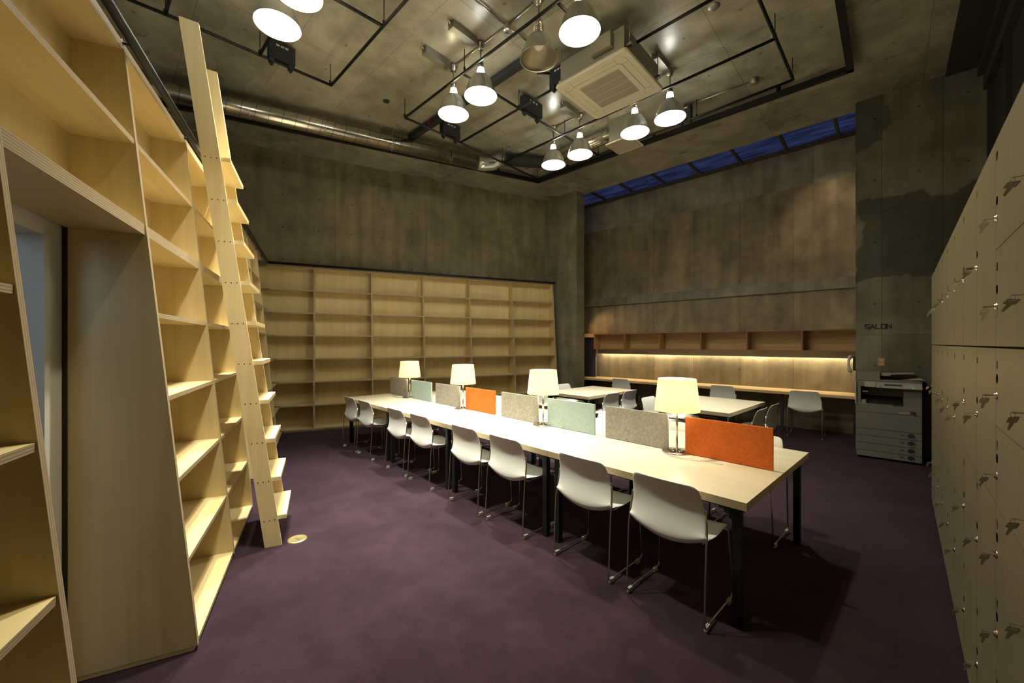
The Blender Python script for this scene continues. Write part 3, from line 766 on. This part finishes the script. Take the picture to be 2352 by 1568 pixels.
# ------------------------------------------------------------------ pendant lamps
MZ=4.53-CEIL
def pendant(kind):
    t=thing('pendant_lamp','x','pendant lamp',(0,0,0),0,'metal pendant lamps under the ceiling')
    b=MB(); b.ring([(.0001,0),(.055,0),(.055,-.03),(.035,-.045),(.035,-.075),(.0001,-.08)],(0,0,0),20,cap0=False); b.f=[list(reversed(f)) for f in b.f]; b.build('ceiling_mount',M['galv'],t)
    b=MB(); b.tube([(0,0,-.07),(0,0,MZ+.41)],.009,8); b.build('stem',M['galv'],t)
    b=MB(); b.ring([(.0001,MZ+.425),(.026,MZ+.42),(.034,MZ+.40),(.034,MZ+.345),(.0001,MZ+.345)],(0,0,0),20); b.f=[list(reversed(f)) for f in b.f]; b.build('socket_cap',M['galv'],t)
    b=MB()
    if kind=='off':
        for q in range(4): b.ring([(.034,MZ+.345-.02*q),(.05,MZ+.343-.02*q),(.05,MZ+.331-.02*q),(.034,MZ+.329-.02*q)],(0,0,0),20)
        b.ring([(.034,MZ+.345),(.034,MZ+.245)],(0,0,0),20)
    else:
        for q in range(10):
            a=q*math.pi/5; b.tube([(.040*math.cos(a),.040*math.sin(a),MZ+.345),(.051*math.cos(a),.051*math.sin(a),MZ+.245)],.0032,5)
        b.ring([(.034,MZ+.346),(.042,MZ+.34),(.042,MZ+.333)],(0,0,0),20)
    b.build('vented_collar',M['galv'],t)
    prof=[(.050,.248),(.075,.243),(.100,.225),(.125,.19),(.148,.145),(.168,.095),(.184,.04),(.194,.004),(.200,.0)]
    inn=[(.197,-.001),(.190,.006),(.180,.041),(.164,.096),(.144,.146),(.121,.188),(.097,.221),(.073,.238),(.048,.243)]
    b=MB(); P=[(r,MZ+h) for r,h in prof+inn]
    b.ring(P,(0,0,0),56,mats=[0]*(len(prof))+[1]*(len(inn)))
    b.build('reflector',[M['alu'],M['white_in'] if kind!='off' else M['alu_in']],t)
    b=MB(); b.ring([(.0001,MZ+.335),(.030,MZ+.33),(.033,MZ+.30),(.033,MZ+.245),(.045,MZ+.21),(.055,MZ+.17),(.050,MZ+.13),(.03,MZ+.105),(.0001,MZ+.1)],(0,0,0),24); b.f=[list(reversed(f)) for f in b.f]
    b.m=[0 if q//24<3 else 1 for q in range(len(b.f))]; b.build('bulb',[M['bulb_off']]*2 if kind=='off' else [M['bulb_'+kind],M['globe_'+kind]],t)
    if kind!='off':
        e=P_COOL if kind=='cool' else P_WARM
        for typ,en,z in (('SPOT',e,.10),('POINT',e*.040,.09)):
            L=bpy.data.lights.new('bulb_light',typ); L.energy=en; L.color=COOL if kind=='cool' else WARM; L.shadow_soft_size=.06 if typ=='SPOT' else .03
            if typ=='SPOT': L.spot_size=math.radians(70); L.spot_blend=1.0
            lo=bpy.data.objects.new('bulb_light',L); COL.objects.link(lo); lo.parent=t; lo.location=(0,0,MZ+z)
    return t
proto={k:pendant(k) for k in ('cool','warm','off')}; usedp=set()
PL=[(638,60,'cool','cool white pendant lamp above the left ladder, large and glaring'),(684,-14,'warm','warm pendant lamp cut off by the top edge, beside the glaring white one'),
 (1237.6,136.4,'off','unlit aluminium pendant lamp, the only one switched off'),(1331.2,74,'warm','large warm pendant lamp hanging right of the unlit one'),
 (1104,221.4,'cool','cool white pendant lamp left of the unlit one'),(1041.7,263.4,'warm','warm pendant lamp at the left of the middle pair'),
 (1271,379.4,'cool','smallest looking cool white pendant lamp, beyond the air conditioner'),(1332,356,'warm','small warm pendant lamp beyond the air conditioner panel corner'),
 (1458,305.4,'warm','warm pendant lamp right below the air conditioner panel'),(1538.7,272.4,'cool','cool white pendant lamp right of the air conditioner')]
PM=[]
PL.append(((-1.10,2.62),None,'cool','cool white pendant lamp of the nearest pair, above the top edge of the picture'))
PL.append(((-.72,2.25),None,'warm','warm pendant lamp of the nearest pair, above the top edge of the picture'))
for px,py,k,lb in PL:
    p=at(px,py,4.53) if py is not None else Vector((px[0],px[1],0)); p.z=CEIL; PM.append(p)
    if k not in usedp:
        usedp.add(k); t=proto[k]; t.location=p; t['label']=lb
    else: t=dup(proto[k],p,0,lb)
    if py is None or (px>1260 and py>200):                                   # dimmer bulbs: the two farther pairs, the nearest pair
        for c in t.children:
            if c.type=='LIGHT' and c.data.type=='SPOT': c.data=c.data.copy(); c.data.energy*=.5 if py is not None else .62
def acrossA(p,dx,dy,dz=0): return Vector(p)+AX*dx+AY*dy+Vector((0,0,dz))
# ballast boxes and conduits on the ceiling
bl=['grey ballast box on the ceiling above the cool lamp left of the unlit one','grey ballast box on the ceiling above the warm lamp of the middle pair',
    'grey ballast box on the ceiling above the small warm far lamp','grey ballast box on the ceiling above the cool lamp right of the air conditioner']
bx0=None
for i,lb in zip((4,5,7,9),bl):
    p=acrossA(PM[i],0,-.26,-.01)
    if bx0 is None:
        bx0=thing('ballast_box',lb,'ballast',p,AROT,'ballast boxes on the ceiling')
        b=MB(); b.box((-.045,-.19,-.075),(.045,.17,.01)); b.build('casing',M['sheet'],bx0,bevel=.004)
        b=MB(); b.tube([(0,.17,-.03),(0,.21,-.04)],.009,8); b.tube([(0,-.19,-.02),(0,-.215,0),(0,-.225,.01)],.012,8); b.build('connector',M['galv'],bx0)
    else: dup(bx0,p,AROT,lb)
J=at(1165,60,CEIL-.02)
cd=thing('ceiling_conduit','galvanised conduit cross on the ceiling with a round junction box','conduit',J)
b=MB(); b.ring([(.0001,-.055),(.042,-.055),(.045,-.05),(.045,.02)],(0,0,0),24); b.build('junction_box',M['galv'],cd)
for q in (PM[2],PM[5],at(1080,-14,CEIL),at(1216,94,CEIL)):
    d=Vector(q)-J; d.z=0; b=MB(); b.tube([d.normalized()*.04,d],.010,8); b.build('tube',M['galv'],cd)
for a,c,lb in ((PM[6],PM[7],'galvanised conduit between the two far pendant lamps'),(PM[8],PM[9],'galvanised conduit between the lamps beside the air conditioner')):
    b=MB(); a=Vector(a); c=Vector(c); b.tube([(0,0,-.02),(c-a)+Vector((0,0,-.02))],.010,8); o=b.build('ceiling_conduit',M['galv'],loc=a); tag(o,lb,'conduit')
a=at(1560,250,CEIL-.02); c=at(1733,184,CEIL-.02)
cd=thing('smoke_detector','round detector on the ceiling fed by a thin bright conduit','detector',c)
b=MB(); b.ring([(.0001,-.05),(.04,-.05),(.05,-.035),(.05,.02)],(0,0,0),24); b.build('body',M['sheet'],cd)
b=MB(); b.tube([(0,0,0),a-c],.009,8); b.build('conduit',M['galv'],cd)
for (px,py,r,lb) in ((887,232,.05,'dark round plug in the ceiling left of the warm middle lamp'),(1640,15,.06,'round cover plate on the ceiling between two black pipes'),(2205,85,.05,'dark round plug in the ceiling at far upper right')):
    o=at(px,py,CEIL); b=MB(); b.ring([(.0001,-.008),(r*.9,-.008),(r,0),(r,.01)],(0,0,0),24); ob=b.build('ceiling_plug',M['sheet'] if px==1640 else M['blackm'],loc=o); tag(ob,lb,'ceiling plug')
# black pipe grids on hanger rods
ZP=4.91
def pgrid(label,segs,hangs,org):
    t=thing('pipe_frame',label,'pipe frame',org)
    for s in segs:
        pts=[at(x,y,ZP)-org for x,y in s]; b=MB(); b.tube(pts,.0165,10); b.build('pipe',M['black'],t)
    for x,y in hangs:
        p=at(x,y,ZP)-org; b=MB(); b.tube([p,p+Vector((0,0,CEIL-ZP))],.005,6); b.box((p.x-.012,p.y-.012,p.z),(p.x+.012,p.y+.012,p.z+.04)); b.build('hanger_rod',M['black'],t)
    return t
vpl=lambda x,y,x2:(x2, HOR-(HOR-y)*(x2-226)/(x-226))     # point on the same pipe direction a
# the pipe stops at each side of the air conditioner casing
_c=Vector((1.185,4.855,0)); _p=at(1190,248,ZP); _l=(_p-_c).dot(AX); _y=(_p-_c).dot(AY)
def px_of(p): return (1176+p.x/p.y*FPX, HOR-(p.z-EYE)*FPX/p.y)
ACL=px_of(_p+AX*(-.45-_l)); ACR=px_of(_p+AX*(.45-_l))
pgrid('black pipe grid hung under the ceiling around the lamps and air conditioner',
 [[(930,270),vpl(1067,162,1331)],[(930,270),(1060,328),(1154,373),(1235,411)],[(1235,411),(1540,292),(1822,183),],[(1822,183),(1782,88),(1744,0),(1728,-40)],
  [(1058,327),ACL],[ACR,vpl(1190,248,1665)],[(1154,373),vpl(1782,88,1783)],[(1063,170),(1192.7,249),(1296,312),(1374,356)],[(1283,8),(1340,66),(1352,79)]],
 [(930,268),(1067,162),(1192,248),(1297,312),(1235,409),(1820,180),(1780,86),(1154,372),(1374,355),(1600,269)],at(1235,411,CEIL))
pgrid('black pipe frame hung under the ceiling at upper left behind the ladder',
 [[(275,-10),(410,45),(596,126),(761,196)],[(761,196),(880,60),(965,-35)],[(760,-8),(880,60)],[(380,33),(394,-20)],[(597,126),(650,30)]],
 [(759,193),(597,124),(882,57),(380,32)],at(596,126,CEIL))
# vertical drop pipe
p=at(1265,204,ZP); b=MB(); b.tube([(0,0,0),(0,0,.22)],.018,10); b.tube([(0,0,.2),at(1233,167,ZP+.2)-p],.0165,10); o=b.build('drop_pipe',M['black'],loc=p); tag(o,'short black vertical pipe beside the left corner of the air conditioner','pipe')
# power boxes clamped on the pipes
def pbox(p,q,label,above=.02,h=.2,th=.10):
    P=at(p[0],p[1],ZP); Q=at(q[0],q[1],ZP); d=Q-P; L=d.length; rot=math.atan2(d.y,d.x)
    t=thing('power_box',label,'power box',P,rot,'black power boxes on the ceiling pipes')
    b=MB(); b.box((0,-th/2,above),(L,th/2,above+h)); b.build('casing',M['blackm'],t,bevel=.004)
    b=MB()
    for k in range(3):
        x=L*(.32+.17*k); b.box((x-.016,-th/2-.004,above+h-.055),(x-.002,-th/2,above+h-.035)); b.box((x+.002,-th/2-.004,above+h-.055),(x+.016,-th/2,above+h-.035))
    b.build('outlets',M['socket'],t)
    for x in (L*.12,L*.85):
        b=MB(); b.box((x-.025,-.03,-.03),(x+.025,.03,above+.01)); b.box((x-.012,-.018,-.055),(x+.012,.018,-.03)); b.build('clamp',M['blackm'],t)
pbox((616,134.5),(676,160),'black power box with three outlets below the glaring white lamp')
pbox((1014,307.5),(1053,325),'black power box below the warm lamp of the middle pair')
pbox((1200,253.5),(1240,278),'black power box left of the air conditioner, below the unlit lamp',above=.02)
pbox((1268,205),(1309,182),'black power box mostly behind the air conditioner corner')
pbox((1562,283.5),(1588,273.5),'black power box behind the cool lamp right of the air conditioner')
# black cable rack and perimeter channel
p0=at(942,318,5.09); p1=at(1232,123,5.09)
d=p1-p0; t=thing('cable_rack','dark cable rack on the ceiling behind the middle pair of lamps','cable rack',p0,math.atan2(d.y,d.x))
b=MB(); b.box((0,-.045,-.035),(d.length,.045,.05)); b.build('tray',M['blackm'],t)
b=MB(); b.box((.62,-.052,-.02),(.64,-.045,.04)); b.build('red_tag',M['red'],t)
pts=[at(380,238,5.06),at(1236,416,5.06),at(1953,158,5.06),at(1926,-20,5.06)]
t=thing('ceiling_channel','thick black square channel running around the ceiling edge','channel',pts[1])
for i in range(3):
    a,c=pts[i]-pts[1],pts[i+1]-pts[1]; d=(c-a).normalized(); s=Vector((-d.y,d.x,0))*.035; u=Vector((0,0,.035))
    a2=a-d*.035; c2=c+d*.035
    b=MB(); b.hexa([a2-s-u,a2+s-u,c2+s-u,c2-s-u],[a2-s+u,a2+s+u,c2+s+u,c2-s+u]); b.build('channel_run',M['black'],t)
    for f in (.15,.5,.85):
        m=a.lerp(c,f); b=MB(); b.box((m.x-.02,m.y-.02,.03),(m.x+.02,m.y+.02,CEIL-5.06)); b.build('bracket',M['black'],t)
# ducts
ZD=4.92
P=[at(392,212,ZD),at(1098,374,ZD)]
d=(P[1]-P[0]).normalized()
t=thing('spiral_duct','long shiny spiral duct under the ceiling along the far left wall','duct',P[1])
n=60; b=MB(); b.tube([(P[0]-d*1.2)-P[1],(P[0]-P[1]),Vector((0,0,0))],.12,28); b.build('duct_pipe',M['duct'],t)
e=at(1156,364,5.03)-P[1]; b=MB(); b.tube([d*-.02,d*.12,d*.22+(e-d*.22)*.25,d*.2+(e-d*.2)*.6,e],[.125,.125,.123,.118,.11],24); b.build('elbow',M['alu'],t)
for f in (.12,.35,.58,.8):
    m=(P[0]-P[1])*f; b=MB(); b.tube([m+Vector((0,0,.12)),m+Vector((0,0,CEIL-ZD))],.005,6)
    b.tube([m+Vector((-d.y*.123*math.cos(k*math.pi/10),d.x*.123*math.cos(k*math.pi/10),.123*math.sin(k*math.pi/10))) for k in range(20)],.004,5,closed=True)
    b.build('hanger_strap',M['galv'],t)
a=at(1162,366,5.035); c=at(1248,372,5.045); b=MB(); m=a.lerp(c,.5)+Vector((.0,0,-.005))
b.tube([Vector((0,0,0)),(a.lerp(c,.25)-a),m-a,(a.lerp(c,.8)-a),c-a],.112,24); o=b.build('flexible_duct',M['flex'],loc=a); tag(o,'dark ribbed flexible duct near the far ceiling corner','duct')
a=at(1250,372,5.045); c=Vector((1.70,6.56,5.045)); b=MB(); b.tube([Vector((0,0,0)),c-a],.11,28); o=b.build('spiral_duct',M['duct'],loc=a); tag(o,'short shiny spiral duct behind the two far pendant lamps','duct')
dc=Vector((1.82,6.44,4.77)); t=thing('air_diffuser','square flat ceiling air diffuser below a sheet metal box','diffuser',dc,AROT)
b=MB(); b.box((-.18,-.18,.02),(.18,.18,CEIL-4.77)); b.build('plenum_box',M['sheet'],t)
b=MB(); b.box((-.22,-.22,0),(.22,-.205,.02)); b.box((-.22,.205,0),(.22,.22,.02)); b.box((-.22,-.205,0),(-.205,.205,.02)); b.box((.205,-.205,0),(.22,.205,.02)); b.build('rim',M['acw'],t)
b=MB(); b.box((-.19,-.19,.003),(.19,.19,.018)); b.box((-.205,-.205,.012),(.205,.205,.02)); b.build('face_plate',plain('diffuser_face',(.36,.33,.25),.6),t)
# ceiling cassette air conditioner
ac=thing('air_conditioner','cream square cassette air conditioner hung from the ceiling by rods','air conditioner',Vector((1.185,4.855,4.67)),AROT)
b=MB()
def rsq(h,r,z,n=6):
    pts=[]
    for cx,cy,a0 in ((h-r,h-r,0),(-h+r,h-r,90),(-h+r,-h+r,180),(h-r,-h+r,270)):
        for k in range(n+1):
            a=math.radians(a0+90*k/n); pts.append((cx+r*math.cos(a),cy+r*math.sin(a),z))
    return pts
R=[rsq(.470,.05,.035),rsq(.475,.05,.012),rsq(.465,.05,0),rsq(.410,.07,0),rsq(.407,.07,.005),rsq(.403,.07,0),rsq(.33,.05,0.0)]
def loft(b,R,mat=0,flip=False):
    for i in range(len(R)-1):
        m=len(R[i])
        for k in range(m):
            j=(k+1)%m; q=[R[i][k],R[i][j],R[i+1][j],R[i+1][k]]; b.face(q if not flip else q[::-1],mat)
loft(b,R,0,True); b.face(R[0],0)
b.build('front_panel',M['acw'],ac)
b=MB()
R=[rsq(.33,.05,.0),rsq(.327,.05,.006),rsq(.324,.05,-.004),rsq(.312,.04,-.006)]
loft(b,R,0,True); b.face(list(reversed(rsq(.312,.04,-.006)))); b.build('grille_frame',M['acw'],ac)
b=MB(); b.box((-.262,-.262,-.007),(.262,.262,-.0055)); g=b.build('intake_grille',M['acg'],ac)
b=MB()
for k in range(60):
    x=-.259+k*.00877; b.box((x,-.262,-.010),(x+.0034,.262,-.006))
for y in (-.263,-.131,0,.131,.263): b.box((-.262,y-.0035,-.012),(.262,y+.0035,-.006))
b.build('louvre',M['acw'],g)
b=MB()
for s in (-1,1):
    for q in (-1,1):
        b.box((s*.33,q*.29-.001,-.0012),(s*.405,q*.29+.001,0.002)); b.box((q*.29-.001,s*.33,-.0012),(q*.29+.001,s*.405,0.002))
b.build('flap_seam',M['seam'],ac)
b=MB(); b.box((-.42,-.42,.035),(.42,.42,.31)); b.build('casing',M['acbody'],ac,bevel=.01)
b=MB(); b.box((-.426,-.2,.08),(-.42,.15,.24)); b.build('access_plate',M['acbody'],ac)
b=MB(); b.box((.05,-.5,.12),(.3,-.42,.28)); b.build('service_box',M['acbody'],ac)
b=MB()
for x in (-.45,.45):
    for y in (-.36,.36): b.tube([(x,y,.10),(x,y,CEIL-4.67)],.005,6); b.box((x-.03,y-.02,.10),(x+.03,y+.02,.13))
b.build('hanger_rod',M['galv'],ac)
# small spotlights in the alcove (their light falls on the shelf end and on the right of the wall)
def spot(loc,target,e,col,ang,label,k=1.0):
    t=thing('spotlight',label,'spotlight',loc)
    d=(Vector(target)-Vector(loc)).normalized()
    b=MB(); b.tube([d*-.08*k,d*-.075*k,d*.05*k],[.02*k,.035*k,.04*k],16,cap=False); b.build('housing',M['blackm'],t)
    b=MB(); b.tube([d*-.05*k,(0,0,.1*k)],.008*k,6); b.build('arm',M['blackm'],t)
    L=bpy.data.lights.new('spot_light','SPOT'); L.energy=e; L.color=col; L.spot_size=math.radians(ang); L.spot_blend=1.0; L.shadow_soft_size=.02
    o=bpy.data.objects.new('spot_light',L); COL.objects.link(o); o.parent=t; o.location=d*.06; o.rotation_euler=d.to_track_quat('-Z','Y').to_euler()
spot(fa(-4.85,-.6,2.45),fa(-4.15,-.06,1.75),34,(1,.60,.30),85,'small black spotlight behind the pillar aimed at the shelf end')
spot(fa(.42,-.86,5.205),fa(.15,0,3.3),46,(1,.74,.48),70,'tiny spotlight tucked above the slab edge at the right end of the skylight',.3)
# ------------------------------------------------------------------ lockers
LK=Vector((4.18,3.967,0)); KX=Vector((-.698,-.716,0)); KY=Vector((.716,-.698,0)); KROT=math.atan2(KX.y,KX.x)
LH=2.234; CW=.465; SP=1.56
def kpt(x,y,z): return LK+KX*x+KY*y+Vector((0,0,z))
num=[0]; keys=[]
def locker_col(k):
    right = k>=8
    if right: up=[LH,1.876,SP]; lo=[SP,1.302,1.047,.791,.535,.28,.03]
    elif k>=6: up=[LH,SP]; lo=[SP,1.05,.54,.03]
    else: up=[LH,SP]; lo=[SP,.785,.03]
    base={9:1,8:9,7:17,6:21,5:25,4:28,3:31,2:34,1:37,0:40}[k]
    words={9:'nearest the camera, running out of frame',8:'next to nearest, numbered from 09',7:'third from the camera, numbered from 17',6:'fourth from the camera, numbered from 21',
           5:'fifth from the camera',4:'sixth from the camera',3:'seventh from the camera',2:'third from the far end',1:'second from the far end',0:'at the far end by the copier'}[k]
    t=thing('locker_unit','pale wooden locker column '+words,'locker',kpt(k*CW,0,0),KROT,'wooden lockers in a row')
    b=MB(); b.box((.0005,.019,.03),(CW-.0005,.55,LH-.002),0); b.box((.0,.03,0),(CW,.54,.03),1); b.build('carcass',[M['locker'],M['blackm']],t)
    b=MB(); b.box((.001,.0155,.03),(CW-.001,.0195,LH-.004)); b.build('door_gap',M['seam'],t)
    n=base
    for blk in (up,lo):
        for z1,z0 in zip(blk[:-1],blk[1:]):
            g=.0016
            gt=.005 if z1==SP else g; 
            b=MB(); b.box((g,0,z0+g),(CW-g,.016,z1-gt),0,grain=2); dr=b.build('door',[M['locker']],t,bevel=.0008)
            h=z1-z0
            zl = z1-.158 if h<.27 else ((z0+z1)/2-.02 if h>.4 else (z0+.10 if z0>1.8 else z0+.13))
            zh = zl+.055; zn = z1-.058
            b=MB(); b.ring([(.0155,-.0004),(.0155,.0)],(.024,0,zh),20,axis='y'); b.disc((.024,-.0004,zh),.0155,'y',20,flip=False); b.disc((.024,-.0003,zh),.0155,'y',20,flip=True); b.build('finger_hole',M['hole'],dr)
            s='%02d'%n; wdt=.0085
            lettering(s,.024,wdt,.0075,.0022,.0006,org=(.014,-.0001,zn-.012)).build('number',M['ink'],dr)
            b=MB(); b.ring([(.0001,-.007),(.008,-.007),(.0085,-.003),(.0125,-.0025),(.013,0)],(.024,0,zl),20,axis='y'); b.f=[f for f in b.f]; b.build('lock',M['chrome'],dr)
            keys.append((n,k*CW+.024,zl,k,n-base)); n+=1
for k in range(9,-1,-1): locker_col(k)
def locker_key():
    t=thing('locker_key','x','key',(0,0,0),0,'keys hanging in the locker doors')
    b=MB(); b.box((-.0008,-.013,-.0035),(.0008,-.004,.0035)); b.prism([(-.0009,-.030,-.007),(-.0009,-.030,.007),(-.0009,-.013,.008),(-.0009,-.013,-.008)],(.0018,0,0)); b.build('key_in_lock',M['key'],t)
    b=MB(); b.tube([(.0,-.0275+.0035*math.sin(a*math.pi/6),-.0058+.0058*math.cos(a*math.pi/6)) for a in range(12)],.0008,6,closed=True); b.build('key_ring',M['chrome'],t)
    b=MB(); x=.0012
    b.prism([(x,-.009,0),(x,.017,.001),(x,.019,-.002),(x,.011,-.020),(x,.008,-.0215),(x,.003,-.0215),(x,-.001,-.031),(x,-.003,-.032),(x,-.0045,-.038),(x,-.007,-.039),(x,-.009,-.046),(x,-.013,-.049),(x,-.0165,-.047),(x,-.0165,-.042),(x,-.0105,-.0215),(x,-.018,-.0205),(x,-.0195,-.018),(x,-.012,-.002)],(-.0020,0,0))
    b.prism([(x+.0003,-.006,-.0045),(x+.0003,.0115,-.004),(x+.0003,.0105,-.0075),(x+.0003,-.0075,-.008)],(-.0026,0,0),1)
    o=b.build('hanging_key',[M['key'],M['chrome']],t); return t
k0=locker_key(); fk=True
rk=random.Random(5)
kc=['farthest','second farthest','third farthest','fourth farthest','fifth farthest','fifth nearest','fourth nearest','third nearest','second nearest','nearest']
kr=['topmost','second from top','third from top','fourth from top','fifth from top','sixth from top','seventh from top','lowest']
for n,x,z,k_,r_ in keys:
    p=kpt(x,0,z); nr=8 if k_>=8 else (4 if k_>=6 else 3); lb='metal key hanging in the %s door of the %s locker column'%('lowest' if r_==nr-1 else kr[r_],kc[k_])
    if fk: kk=k0; kk.location=p; kk.rotation_euler=(0,0,KROT); kk['label']=lb; fk=False; allk=[kk]
    else: allk.append(dup(k0,p,KROT,lb))
for i,kk in enumerate(allk):
    ch={c.name.split('.')[0]:c for c in kk.children}
    ch['key_in_lock'].rotation_euler=(0,math.radians(rk.choice((82,75,60,86,-70))),0)
    hk=ch['hanging_key']; hk.location=(0,-.0275,-.0105); hk.scale=(.68,.68,.68)
    hk.rotation_euler=(math.radians(rk.uniform(-12,10)),0,math.radians(rk.uniform(-35,35)))
# ------------------------------------------------------------------ copier
FY=-1.74; cx0=fa_ray(1967,FY); cx1=fa_ray(2118,FY); CWd=cx1-cx0
cp=thing('copier','dark grey office copier on castors against the salon wall','copier',fa(cx0,FY,0),AROT)
DP=.53
def cxp(px): return fa_ray(px,FY)-cx0
bay=cxp(2075)
b=MB(); b.box((0,.012,.035),(CWd,DP,.74)); b.box((0,.30,.74),(CWd,DP,1.0)); b.box((bay,.012,.74),(CWd,.31,1.0)); b.box((0,.02,.74),(.045,.31,1.0)); b.box((0,.01,.985),(CWd,DP,1.063)); b.build('body',M['copier'],cp,bevel=.012)
for i,(z0,z1) in enumerate(((.03,.115),(.115,.215),(.215,.315),(.315,.41))):
    b=MB(); b.box((.001,-.004,z0+.003),(CWd-.002,.016,z1-.003)); d_=b.build('drawer',M['copier'],cp,bevel=.006)
    hx=cxp(2093); b=MB(); b.ring([(.036,-.0055),(.036,-.004)],(hx,0,(z0+z1)/2),24,axis='y'); b.disc((hx,-.0055,(z0+z1)/2),.036,'y',24); b.build('handle_recess',M['copier2'],d_)
    b=MB(); b.tube([(hx+.030*math.cos(a),-.007,(z0+z1)/2+.030*math.sin(a)) for a in [math.radians(200+14*q) for q in range(11)]],.004,6); b.build('handle',M['copier3'],d_)
    b=MB(); b.box((hx-.10,-.0052,(z0+z1)/2),(hx-.065,-.004,(z0+z1)/2+.012)); b.build('size_label',M['copier2'],d_)
b=MB(); b.box((.001,-.004,.413),(CWd-.002,.016,.632)); fd=b.build('front_door',M['copier'],cp,bevel=.006)
b=MB(); b.box((.001,-.004,.637),(CWd-.002,.016,.738)); fb=b.build('upper_door',M['copier'],cp,bevel=.006)
b=MB(); lx=cxp(2064); b.box((lx,-.006,.648),(lx+.105,-.004,.675)); b.build('sticker',M['copier3'],fb)
b=MB(); b.box((lx+.11,-.02,.66),(lx+.15,-.003,.69)); b.build('switch_cover',M['red'] if False else plain('brown_cover',(.10,.035,.025),.5),fb,bevel=.003)
b=MB(); b.prism([(.045,.02,.742),(.045,.30,.742),(.045,.30,.84),(.045,.16,.80)],(bay-.05,0,0)); b.build('output_tray',M['copier2'],cp)
b=MB(); b.box((.05,.03,.745),(.10,.06,.80)); b.prism([(.0,.0,.742),(.0,.02,.742),(.0,.02,.75),(.0,.0,.75)],(bay-.10,0,0)); b.box((.06,.05,.90),(.12,.28,.92)); b.build('paper_guide',M['copier3'],cp)
b=MB(); b.prism([(.085,-.055,.985),(.085,.02,.985),(.085,.02,1.055),(.085,-.02,1.055)],(.115,0,0)); b.prism([(.205,-.060,.98),(.205,.02,.98),(.205,.02,1.05),(.205,-.025,1.05)],(CWd-.205,0,0)); pn=b.build('control_panel',M['copier3'],cp,bevel=.004)
b=MB()
def on_panel(x,f): # f 0 bottom .. 1 top of the sloping face
    return Vector((x,-.060+.035*f-.0015,.98+.07*f))
def pq(b,x0,x1,f0,f1): b.face([on_panel(x0,f0),on_panel(x1,f0),on_panel(x1,f1),on_panel(x0,f1)])
pq(b,.285,.455,.42,.75); pq(b,.23,.265,.12,.22); b.build('display',M['copier2'],pn)
b=MB()
for k in range(4): pq(b,.475+.022*k,.49+.022*k,.5,.62); pq(b,.475+.022*k,.49+.022*k,.3,.42)
b.build('buttons',M['phone'],pn)
b=MB(); pq(b,.555,.561,.18,.28); b.build('status_light',M['led'],pn)
fx=cxp(2021)
b=MB(); b.box((-.002,.03,1.066),(CWd,.50,1.083)); b.box((0,.03,1.083),(fx,.46,1.185)); b.box((fx,.34,1.083),(CWd-.02,.46,1.15)); b.build('document_feeder',M['copier'],cp,bevel=.012)
b=MB(); b.prism([(fx+.005,.06,1.135),(fx+.005,.33,1.135),(fx+.005,.33,1.165),(fx+.005,.06,1.165)],(.10,0,0)); b.prism([(fx+.08,.05,1.150),(fx+.33,.05,1.178),(fx+.33,.05,1.184),(fx+.08,.05,1.160)],(0,.28,0)); b.prism([(fx+.22,.04,1.088),(fx+.43,.04,1.095),(fx+.38,.04,1.125)],(0,.25,0)); b.build('document_tray',M['copier3'],cp)
lettering('Canon',.016,.011,.004,.0022,.001,org=(.08,.029,1.118)).build('logo',M['logo'],cp)
b=MB(); b.box((-.014,.0,.742),(-.002,.02,1.08)); b.build('side_edge',M['steelw'],cp)
for x in (.07,CWd-.07):
    for y in (.08,DP-.08):
        b=MB(); b.ring([(.0001,-.012),(.018,-.012),(.018,.012),(.0001,.012)],(x,y,.018),16,axis='x'); b.box((x-.016,y-.016,.02),(x+.016,y+.016,.04)); b.build('castor',M['blackm'],cp)
# wall phone on the return of the salon wall
ph=thing('wall_phone','pale grey wall telephone with hanging cord beside the copier','telephone',fa(.642,-1.02,1.26),AROT)
b=MB(); b.box((-.035,-.075,-.10),(0,.075,.11)); b.build('base',M['black'],ph,bevel=.01)
b=MB(); b.tube([(-.052,-.02,.125),(-.07,-.02,.11),(-.086,-.02,.06),(-.09,-.02,0),(-.086,-.02,-.06),(-.07,-.02,-.11),(-.052,-.02,-.125)],[.018,.026,.018,.014,.018,.026,.018],12); b.build('handset',M['phone'],ph)
b=MB(); b.tube([(-.06,-.02,-.12),(-.068,-.02,-.17),(-.06,-.02,-.22),(-.035,-.02,-.25),(-.008,-.02,-.235)],.004,6); b.build('cord',M['phone'],ph)
